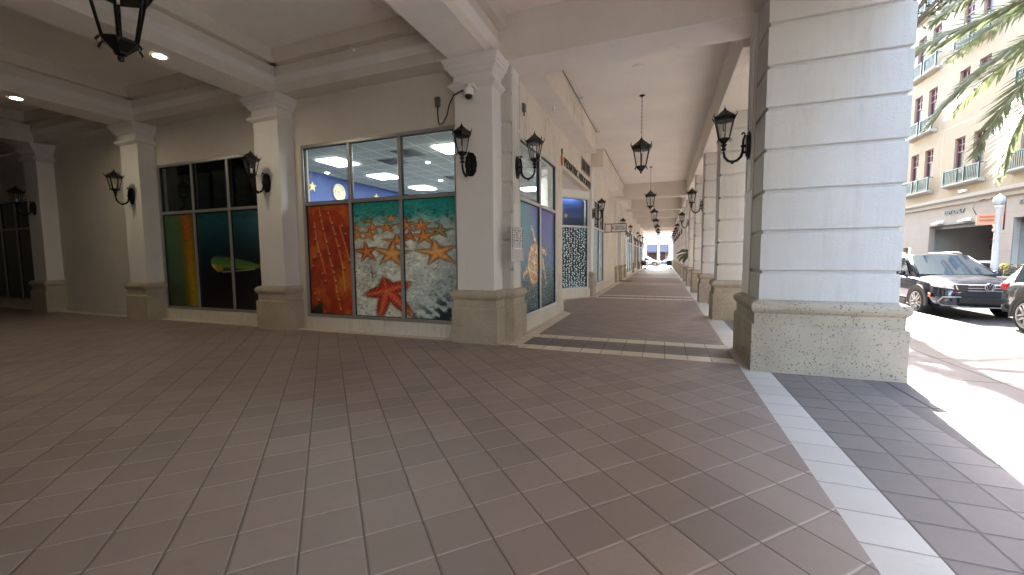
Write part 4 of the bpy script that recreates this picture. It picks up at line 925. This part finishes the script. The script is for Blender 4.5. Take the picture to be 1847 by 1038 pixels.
m = MB(); m.tube([(.5, 0, -.5), (.5, 0, .9)], .03, 8); m.tube([(.5, 0, .9), (.3, 0, 1.0), (0, 0, .95)], .02, 6); m.tube([(-.45, 0, .2), (-.6, 0, .5), (-.5, 0, .8), (-.2, 0, .92)], .02, 6); m.build('bracket', plain('maroon_metal', (.12, .04, .035)), t)
t = thing('lamp_post', 'pale tapered concrete lamp post with a glass globe across the street', 'street lamp', (12.75, 22.55, -.0))
MB().lathe(0, 0, [(.2, 0), (.2, .1), (.13, .16), (.115, .3), (.075, 3.3), (.10, 3.34), (.12, 3.4), (.08, 3.45)], 16).build('post', 'conc', t)
MB().lathe(0, 0, [(.08, 3.45), (.15, 3.5), (.185, 3.62), (.165, 3.75), (.09, 3.82), (.04, 3.85), (0, 3.92)], 16).build('globe', plain('milky_glass', (.42, .46, .48), .15), t)
for y, z in ((24.0, .95), (22.9, .95)):
    t = thing('bollard', 'yellow safety bollard %s of the lamp post' % ('left' if y > 23.5 else 'right'), 'bollard', (13.9, y, 0)); MB().lathe(0, 0, [(.14, 0), (.14, z), (.12, z+.06), (.0, z+.1)], 14).build('post', 'yellow', t)
t = thing('planter', 'long low stone planter with green and pink flowering plants across the street', 'planter', (13.0, 20.5, -.13))
m = MB(); m.box(-.5, .5, -4.0, 2.2, 0, .62); m.box(-.55, .55, -4.05, 2.25, .62, .7); m.build('trough', 'fac2', t, bevel=.02)
def leaves(mb, c, rad, n, size, rnd, flat=.35, shape=None):
    for _ in range(n):
        while True:
            p = Vector((rnd.uniform(-1, 1), rnd.uniform(-1, 1), rnd.uniform(-1, 1)))
            if .25 < p.length < 1: break
        p = Vector((c[0]+p.x*rad[0], c[1]+p.y*rad[1], c[2]+p.z*rad[2]))
        d = Vector((rnd.uniform(-1, 1), rnd.uniform(-1, 1), rnd.uniform(-.7, .5))).normalized(); u = d.cross(Vector((rnd.uniform(-1, 1), rnd.uniform(-1, 1), rnd.uniform(-1, 1)))).normalized()
        L = size*rnd.uniform(.7, 1.3); W_ = L*flat
        mb.add([p, p+d*L*.5+u*W_*.5, p+d*L, p+d*L*.5-u*W_*.5], [(0, 1, 2, 3)])
rn = random.Random(11)
m = MB(); m3 = MB()
for k in range(26):
    y = -3.8+.23*k; leaves(m, (rn.uniform(-.2, .2), y, .85+rn.uniform(-.05, .12)), (.4, .3, .28), 70, .13, rn)
    leaves(m3, (rn.uniform(-.25, .1), y, 1.02), (.3, .3, .16), 5, .09, rn, .8)
m.build('foliage', 'leaf', t, fix=False); m3.build('blossom', 'flower', t, fix=False)
# ================================================================ CARS
def car(label, loc, rz, paint, suv=True, badge=True, name='parked_car'):
    t = thing(name, label, 'car', loc, rz)
    L, hw = (4.65, .92) if suv else (4.6, .90); H = 1.62 if suv else 1.42; zb = .26 if suv else .2; hd = 1.0 if suv else .86
    # stations: y, half width, centre top z, shoulder z, bottom z
    ST = [(.0, .62, .70*hd, .62*hd, zb+.12), (.03, .76, .84*hd, .74*hd, zb+.04), (.16, .87, .93*hd, .84*hd, zb), (.45, .905, 1.0*hd, .90*hd, zb), (.9, .92, 1.055*hd, .955*hd, zb), (1.3, .92, 1.09*hd, .99*hd, zb),
          (1.8, .92, 1.09*hd, 1.01*hd, zb), (2.6, .92, 1.09*hd, 1.02*hd, zb), (3.5, .92, 1.09*hd, 1.03*hd, zb), (4.1, .91, 1.09*hd, 1.02*hd, zb+.02), (4.45, .86, 1.05*hd, .98*hd, zb+.06), (L-.02, .78, .92*hd, .86*hd, zb+.14), (L, .66, .80*hd, .76*hd, zb+.2)]
    rings = []
    for y, w_, zt, zs, b_ in ST:
        w_ *= hw/.92
        half = [(w_*.80, b_), (w_*.955, b_+.07), (w_, b_+(zs-b_)*.42), (w_*.985, b_+(zs-b_)*.72), (w_*.965, zs-.045), (w_*.90, zs), (w_*.62, zt-.012), (w_*.3, zt)]
        rings.append([(x, y, z) for x, z in half]+[(-x, y, z) for x, z in reversed(half)])
    b = MB().loft(rings, True).build('body', paint, t)
    sm = b.modifiers.new('s', 'SUBSURF'); sm.levels = 1; sm.render_levels = 2
    # cabin
    z0 = 1.0*hd; cab = [(1.18, .80, 1.06*hd), (2.02, .66, H-.03), (2.5, .66, H), (3.7, .65, H-.02), (4.2, .62, H-.1), (4.52, .76, 1.04*hd)]
    if not suv: cab = [(1.25, .78, 1.06*hd), (2.05, .62, H-.03), (2.5, .62, H), (3.2, .61, H-.03), (3.6, .6, H-.1), (4.25, .74, 1.06*hd)]
    yb0, yb1 = cab[0][0], cab[-1][0]; wb = .84
    base = [(-wb, yb0), (wb, yb0), (wb, yb1), (-wb, yb1)]
    def edge(i): y, w_, z = cab[i]; return y, w_, z
    m = MB(); rr = []
    for y, w_, z in cab:
        k = 1 if (y in (yb0, yb1)) else 0
        rr.append([(-wb*(.97), y, z0-.02), (-w_-(0 if k else 0), y, z-.05*(not k)), (-w_*.8, y, z), (0, y, z+.015*(not k)), (w_*.8, y, z), (w_, y, z-.05*(not k)), (wb*.97, y, z0-.02)])
    m.loft(rr, True).build('roof', paint, t)
    ws = MB(); (y0, w0, zz0), (y1, w1, zz1) = cab[0], cab[1]
    def quadstrip(pts, off, mb, nm, mat, smooth=True):
        mb.add(pts, [tuple(range(len(pts)))]); return mb
    e = .018
    n_ = 8
    top = []; bot = []
    for k in range(n_+1):
        s_ = -1+2*k/n_; cur = .10*(1-s_*s_)
        bot.append((s_*.76, y0-cur-.02, zz0+.01+e*.2)); top.append((s_*w1*.93, y1-.05-cur*.5, zz1-.035+.012*(1-s_*s_)+e))
    ws.add(bot+top, [(k, k+1, n_+2+k, n_+1+k) for k in range(n_)], True); ws.build('windscreen', M['carglass'], t, fix=False)
    for sx in (-1, 1): MB().tube([(sx*.80, y0-.01, zz0), (sx*w1*.97, y1-.04, zz1-.05)], .03, 6).build('pillar', paint, t)
    for sx in (-1, 1):
        q = MB(); ya, yc_ = cab[0][0]+.32, cab[-1][0]-.42
        def side(y, h): # point on cabin side
            return None
        low = z0+.02; hi = H-.11; xi = lambda z: sx*(wb*.975+ (.67-wb*.975)*((z-z0)/(H-.05-z0))+.016)
        for a0, a1, b0, b1 in ((ya, 2.52, 2.06, 2.52), (2.60, 3.5, 2.60, 3.46), (3.56, yc_+.1, 3.52, cab[-2][0]-.08)):
            q.add([(xi(low), a0, low), (xi(low), a1, low), (xi(hi), b1, hi), (xi(hi), b0, hi)], [(0, 1, 2, 3)])
        q.build('side_window', M['carglass'], t, fix=False)
        MB().tube([(sx*.60, cab[1][0]+.15, H+.0), (sx*.62, 2.4, H+.035), (sx*.61, 3.6, H+.02), (sx*.58, 4.0, H-.06)], .018, 6).build('roof_rail', 'silver', t)
        mm = MB(); mm.lathe(0, 0, [(0, -.1), (.07, -.085), (.1, -.02), (.1, .05), (.06, .09), (0, .095)], 12); o = mm.build('mirror', M['black_gloss'] if suv else paint, t); o.location = (sx*1.02, 1.52, z0+.09); o.scale = (1.15, .6, .85)
        MB().tube([(sx*.86, 1.5, z0-.02), (sx*.98, 1.52, z0+.05)], .03, 6).build('mirror_arm', 'rubber', t)
    # wheels and arches
    for sx in (-1, 1):
        for yw in (.9, L-1.0):
            n = 24; R0 = .355 if suv else .33
            q = MB(); x0, x1 = sx*(hw-.03), sx*(hw+.012)
            ang = [math.pi*k/16-.18+(.36+0)*k/16 for k in range(17)]
            out = [(yw+(R0+.10)*math.cos(a), R0+(R0+.10)*math.sin(a)) for a in ang]; inn = [(yw+(R0+.035)*math.cos(a), R0+(R0+.035)*math.sin(a)) for a in ang]
            rg = [[(x0, *o_), (x1, *o_), (x1, *i_), (x0, *i_)] for o_, i_ in zip(out, inn)]
            q.loft(rg); q.build('wheel_arch', M['cladding'], t)
            q = MB(); q.prism(inn, 0, sx*(hw-.06), sx*(hw+.003)); q.build('wheel_well', 'gasket', t)
            tx = sx*(hw-.10)
            wh = MB(); P = [(R0-.115, -.02), (R0-.10, .11), (R0-.03, .115), (R0, .09), (R0, -.09), (R0-.03, -.115), (R0-.10, -.11)]
            rg = [[(tx+sx*.0+b_*sx, yw+a_*math.cos(2*math.pi*k/n), R0+a_*math.sin(2*math.pi*k/n)) for a_, b_ in P] for k in range(n+1)]
            wh.loft(rg, True, caps=False); wo = wh.build('wheel', 'rubber', t)
            rm = MB()
            rm.loft([[(tx+sx*xx, yw+rr_*math.cos(2*math.pi*k/n), R0+rr_*math.sin(2*math.pi*k/n)) for k in range(n)] for rr_, xx in ((R0-.115, .09), (R0-.10, .115), (R0-.09, .118), (R0-.12, .10), (R0-.125, .06))], True, caps=False)
            for k in range(10):
                a = 2*math.pi*k/10+(.12 if k % 2 else -.12); c_, s_ = math.cos(a), math.sin(a); a2 = 2*math.pi*(k//2*2+.5)/10; cc, s2 = math.cos(a2), math.sin(a2)
                rm.tube([(tx+sx*.105, yw+.05*cc, R0+.05*s2), (tx+sx*.10, yw+(R0-.11)*c_, R0+(R0-.11)*s_)], [.028, .017], 5)
            rm.build('rim', 'silver', wo)
            q = MB(); q.loft([[(tx+sx*xx, yw+rr_*math.cos(2*math.pi*k/n), R0+rr_*math.sin(2*math.pi*k/n)) for k in range(n)] for rr_, xx in ((R0-.12, .05), (.001, .05))], caps=False); q.build('brake_disc', 'gasket', wo)
    for sx in (-1, 1):
        q = MB(); q.box(min(sx*.90, sx*.935), max(sx*.90, sx*.935), 1.4, L-1.5, zb-.02, zb+.12); q.build('sill', M['cladding'], t, bevel=.02)
    # front end
    zg = .80*hd
    q = MB(); q.prism([(-.60, zg-.10), (.60, zg-.10), (.66, zg+.065), (-.66, zg+.065)], 1, -.035, .12); q.build('grille', 'gasket', t, bevel=.01)
    for z in (zg-.085, zg-.02, zg+.045):
        q = MB(); q.tube([(-.60, .035, z), (-.35, -.035, z), (0, -.05, z), (.35, -.035, z), (.60, .035, z)], .010, 6); q.build('grille_bar', 'silver', t)
    for sx in (-1, 1):
        q = MB(); q.prism([(sx*.55, zg-.07), (sx*.86, zg-.01), (sx*.89, zg+.085), (sx*.60, zg+.06)], 1, -.0, .30); o = q.build('headlight', M['headlight'], t, bevel=.012)
        for v in o.data.vertices: v.co.y += max(0, abs(v.co.x)-.58)*.62-.055
        for xx in (.64, .77):
            q = MB(); q.lathe(0, 0, [(.0, 0), (.035, 0), (.04, -.015), (.03, -.02)], 12); l_ = q.build('lens', 'silver', o); l_.rotation_euler = (R(90), 0, 0); l_.location = (sx*xx, (xx-.58)*.62-.064, zg+.015)
        q = MB(); pts = [(sx*.52, -.0, .335), (sx*.80, .085, .345), (sx*.855, .115, .42), (sx*.79, .055, .55), (sx*.50, -.05, .56)]; q.tube(pts, .017, 6); q.build('intake_trim', 'silver', t)
        q = MB(); q.prism([(sx*.56, .36), (sx*.82, .37), (sx*.84, .42), (sx*.77, .53), (sx*.56, .54)], 1, -.01, .3); o = q.build('side_intake', 'gasket', t)
        for v in o.data.vertices: v.co.y += max(0, abs(v.co.x)-.56)*.33
        q = MB(); q.box(min(sx*.905, sx*.925), max(sx*.905, sx*.925), .30, .40, .52, .62); q.build('side_marker', 'orange', t, bevel=.006)
    q = MB(); q.prism([(-.5, .40), (.5, .40), (.52, .54), (-.52, .54)], 1, -.02, .12); q.build('lower_intake', 'gasket', t, bevel=.01)
    q = MB(); q.tube([(-.62, .04, .315), (-.3, -.02, .31), (.3, -.02, .31), (.62, .04, .315)], .014, 6); q.build('chrome_strip', 'silver', t)
    if badge:
        q = MB(); n = 20; rg = [[(.095*math.cos(2*math.pi*k/n)*a_, b_, zg+.01+.095*math.sin(2*math.pi*k/n)*a_) for k in range(n)] for a_, b_ in ((1, -.055), (1, -.07), (.86, -.07), (.86, -.055))]
        q.loft(rg, True, caps=False)
        for pl in (((-.036, .074), (0, .018), (.036, .074)), ((-.066, .048), (-.034, -.062), (0, .004), (.034, -.062), (.066, .048))):
            q.tube([(a_, -.066, zg+.01+b_) for a_, b_ in pl], .008, 4)
        bo = q.build('badge', 'silver', t)
        q = MB(); q.loft([[(.09*math.cos(2*math.pi*k/n), b_, zg+.01+.09*math.sin(2*math.pi*k/n)) for k in range(n)] for b_ in (-.05, -.060)]); q.build('badge_plate', 'gasket', bo)
    # rear
    for sx in (-1, 1):
        q = MB(); q.box(min(sx*.55, sx*.86), max(sx*.55, sx*.86), L-.2, L-.0, .82*hd, .98*hd); o = q.build('tail_light', M['tail'], t, bevel=.03)
        for v in o.data.vertices: v.co.y -= max(0, abs(v.co.x)-.55)*.45
    q = MB(); q.box(-.8, .8, L-.25, L+.015, .34, .52); o = q.build('rear_bumper', M['cladding'], t, bevel=.05)
    for v in o.data.vertices: v.co.y -= abs(v.co.x)**2*.14
    return t
def gloss(name, col, metal=.3, rough=.2, flake=.0):
    t = NT(name); t.set(tuple(col), rough, metal, spec=.5, coat=.9); t.b.inputs['Coat Roughness'].default_value = .03; return t.m
M['carglass'] = plain('car_glass', (.02, .035, .05), .04, spec=1.0, var=0, coat=.6)
M['cladding'] = plain('black_cladding', (.025, .026, .028), .55)
M['black_gloss'] = gloss('black_gloss', (.01, .01, .012))
M['headlight'] = plain('headlight_lens', (.62, .63, .64), .12, .3, spec=1, coat=.8)
M['tail'] = gloss('tail_lens', (.45, .02, .025), 0, .15)
p_blue = gloss('dark_blue_paint', (.016, .022, .040), .35); p_grey = gloss('dark_grey_paint', (.05, .06, .068), .4); p_white = gloss('white_paint', (.72, .72, .72), 0); p_silver = gloss('silver_paint', (.5, .51, .52), .5); p_teal = gloss('blue_car_paint', (.06, .16, .24), .3)
car('dark blue SUV with chrome grille bars and silver wheels, parked facing the viewer', (7.33, 13.1, -.13), R(0), p_blue)
car('dark grey SUV at the right edge, only its rear corner and wheel in view', (7.83, 7.60, -.13), R(0), p_grey, badge=False)
car('white sedan in the street with a red tail light, cut by the right edge', (10.35, 11.3, -.13), R(0), p_white, suv=False, badge=False)
car('silver car beyond the far end of the arcade', (-.2, 66.5, -.13), R(78), p_silver, suv=False, badge=False)
car('blue car beyond the far end of the arcade, right of the silver one', (4.5, 72.0, -.13), R(85), p_teal, suv=False, badge=False)
# ================================================================ TREES
def frond(mb, st_, base, az, el, L, droop, rnd, wid=.42):
    P = []; n = 14; p = Vector(base); a = el
    for k in range(n+1):
        P.append(p.copy()); a -= droop/n*(1+.6*k/n); p = p+Vector((math.cos(az)*math.cos(a), math.sin(az)*math.cos(a), math.sin(a)))*(L/n)
    st_.tube(P, [.03*(1-.85*k/n)+.003 for k in range(n+1)], 4)
    for k in range(n*5):
        u = (k+.5)/(n*5)
        if u < .10: continue
        i = min(n-1, int(u*n)); q = P[i].lerp(P[i+1], u*n-i); d = (P[i+1]-P[i]).normalized()
        side = d.cross(Vector((0, 0, 1))).normalized(); upv = side.cross(d).normalized()
        Ll = wid*(math.sin(math.pi*min(1, u*.82+.14))**.6)*rnd.uniform(.85, 1.1)
        for s_ in (-1, 1):
            v = (side*s_*.80+d*.75+upv*rnd.uniform(.0, .45)-Vector((0, 0, rnd.uniform(.05, .45)))).normalized()*Ll
            wv = (d*.5+upv*.5).normalized()*.017
            mb.add([q-wv, q+v*.5-wv*1.1-Vector((0, 0, .02)), q+v-Vector((0, 0, .08*Ll)), q+v*.5+wv*1.1-Vector((0, 0, .02)), q+wv], [(0, 1, 2, 3, 4)])
def palm(loc, h, n, L, label, seed=1, r=.2, wid=.42, els=(-.5, 1.2), az0=None):
    t = thing('palm_tree', label, 'palm tree', loc); rnd = random.Random(seed)
    pr = [(r*1.3, -.1), (r*1.15, .3)]
    z = .3
    while z < h: pr += [(r*1.03, z), (r*.97, z+.08)]; z += .12
    pr += [(r*.9, h), (r*1.3, h+.25), (r*.9, h+.7), (.05, h+.9)]
    MB().lathe(0, 0, pr, 14).build('trunk', 'bark', t)
    m = MB(); s_ = MB()
    for k in range(n):
        az = k*2.39996+rnd.uniform(-.15, .15); el = els[0]+(els[1]-els[0])*((k+.5)/n)+rnd.uniform(-.1, .1)
        frond(m, s_, (0, 0, h+.5), az, el, L*rnd.uniform(.85, 1.1), rnd.uniform(.55, 1.05), rnd, wid)
    m.build('crown', 'frond', t, fix=False); s_.build('frond_stems', 'frond_dry', t)
    return t
palm((6.15, 7.9, 0), 4.55, 46, 2.95, 'date palm with long feathery fronds reaching in from the right edge', 3, wid=.5)
palm((4.35, 15.2, 0), 6.4, 15, 1.9, 'palm tree hidden behind the huge column, casting feathery shade on the pavement', 9, wid=.4)
palm((4.9, -9.0, 0), 5.5, 22, 2.6, 'palm tree on the pavement behind the viewer', 5)
def tree(loc, h, crown, nclump, label, seed, r=.16, leaf=.16, mat='leaf'):
    t = thing('street_tree', label, 'tree', loc); rnd = random.Random(seed); m = MB(); lf = MB()
    m.tube([(0, 0, -.1), (.02, .02, h*.3), (-.03, .03, h*.6), (.0, .0, h)], [r*1.25, r, r*.85, r*.7], 12)
    cx, cy, cz, rx, ry, rz_ = crown
    for k in range(nclump):
        while True:
            p = Vector((rnd.uniform(-1, 1), rnd.uniform(-1, 1), rnd.uniform(-1, 1)))
            if p.length < 1: break
        c_ = Vector((cx+p.x*rx, cy+p.y*ry, cz+p.z*rz_)); 
        if k % 3 == 0:
            mid = Vector((0, 0, h)).lerp(c_, .5)+Vector((rnd.uniform(-.3, .3), rnd.uniform(-.3, .3), .1)); m.tube([(0, 0, h-.2), mid, c_], [r*.28, r*.12, .008], 6)
        s_ = rnd.uniform(.35, .7); leaves(lf, c_, (s_, s_, s_*.7), 60, leaf, rnd, .42)
    if loc[1] < 20:
        for q in ((1.05, -.3, 6.95), (1.25, .1, 7.15), (1.0, .2, 6.8), (1.45, -.2, 7.2), (2.6, -.2, 7.3), (2.9, -.1, 7.25)): leaves(lf, q, (.3, .3, .22), 34, leaf*.9, rnd, .42)
    m.build('trunk', 'bark', t); lf.build('crown', mat, t, fix=False); return t
tree((4.45, 11.9, 0), 6.0, (1.1, -.1, 8.6, 2.0, 1.9, 1.45), 58, 'leafy street tree behind the huge column, twigs hanging in at the top edge', 4, r=.19)
tree((-6, 78, -.13), 3, (0, 0, 4.2, 2, 2, 1.6), 40, 'green tree far beyond the left of the arcade end', 8)
# potted palm between the columns
t = thing('potted_palm', 'potted palm between the street-side columns, deep in the arcade', 'potted plant', (1.5, 23.9, 0)); rnd = random.Random(2)
MB().lathe(0, 0, [(.2, 0), (.26, .3), (.3, .55), (.27, .56), (.24, .5), (0, .5)], 16).build('pot', 'conc', t)
m = MB(); s_ = MB()
s_.tube([(0, 0, .45), (.02, 0, 1.0), (0, .02, 1.45)], [.06, .05, .04], 8)
for k in range(16): frond(m, s_, (0, 0, 1.45), k*2.4, 1.2-.06*k, .95, 1.2, rnd, .24)
m.build('fronds', 'frond', t, fix=False); s_.build('frond_stems', 'frond_dry', t)
# ================================================================ FAR END OF THE ARCADE
t = thing('far_shop', 'white building with a grey-blue awning and orange-brown shopfront closing the far view', 'building', (0, 86, 0))
m = MB(); m.box(-25, -3.2, 0, 1, -.2, 8); m.box(.9, 25, 0, 1, -.2, 8); m.box(-3.2, .9, 0, 1, 3.7, 8); m.build('wall', 'trim', t)
MB().prism([(-1.3, 2.35), (-1.3, 2.15), (0, 3.6), (0, 3.75)], 0, -3.1, .85).build('awning', plain('awning_blue', (.07, .075, .10), .8), t)
MB().box(-3.2, .9, .6, .8, -.2, 3.7).build('shopfront', plain('brown_front', (.36, .16, .07), .6, var=.3), t)
m = MB(); m.box(-2.9, -1.3, .5, .6, .3, 2.1); m.box(-.9, .3, .5, .6, 0, 2.2); m.build('shop_window', 'pane2', t)
t = thing('white_post', 'slim white post standing beyond the arcade end', 'post', (-.75, 70, -.13)); MB().lathe(0, 0, [(.22, 0), (.2, 1.8), (.1, 3.3), (.04, 3.6), (0, 3.65)], 12).build('post', 'white', t)
def chair(loc, rz, label):
    t = thing('cafe_chair', label, 'chair', loc, rz, 'dark cafe chairs at the far end')
    MB().box(-.23, .23, -.23, .23, .42, .47).build('seat', 'wicker', t, bevel=.02)
    m = MB(); m.prism([(-.25, .47), (.25, .47), (.24, .86), (.15, .92), (-.15, .92), (-.24, .86)], 1, .2, .25); m.build('backrest', 'wicker', t, bevel=.01)
    for sx in (-1, 1):
        MB().box(sx*.25-.02, sx*.25+.02, -.2, .24, .64, .68).build('armrest', 'wicker', t, bevel=.01)
        for sy in (-1, 1): MB().tube([(sx*.21, sy*.21, .43), (sx*.24, sy*.24, 0)], [.02, .015], 6).build('leg', 'wicker', t)
    return t
def table(loc, label):
    t = thing('cafe_table', label, 'table', loc, group='cafe tables at the far end')
    MB().lathe(0, 0, [(.0, .73), (.36, .73), (.37, .74), (.37, .76), (0, .76)], 20).build('table_top', 'wicker', t); MB().lathe(0, 0, [(.24, 0), (.22, .02), (.03, .04), (.03, .73)], 12).build('pedestal', 'black', t)
    return t
c0 = chair((-2.15, 47.0, 0), R(200), 'dark cafe chair on the left, nearest the viewer')
tb = table((-1.9, 48.2, 0), 'dark round cafe table on the left, nearer one')
def cp(src, loc, rz, lab):
    c_ = copy_tree(src); c_.location = loc; c_.rotation_euler = (0, 0, rz); c_['label'] = lab
cp(c0, (-1.2, 48.3, 0), R(-80), 'dark cafe chair right of the nearer left table'); cp(c0, (-2.1, 49.3, 0), R(10), 'dark cafe chair behind the nearer left table')
cp(tb, (-1.3, 51.4, 0), 0, 'dark round cafe table on the left, farther one'); cp(c0, (-.65, 51.3, 0), R(-90), 'dark cafe chair right of the farther left table'); cp(c0, (-1.9, 51.5, 0), R(90), 'dark cafe chair left of the farther left table')
cp(tb, (.75, 49.6, 0), 0, 'dark round cafe table on the right by the columns'); cp(c0, (.6, 48.6, 0), R(180), 'dark cafe chair before the right table'); cp(c0, (.7, 50.6, 0), R(5), 'dark cafe chair behind the right table')
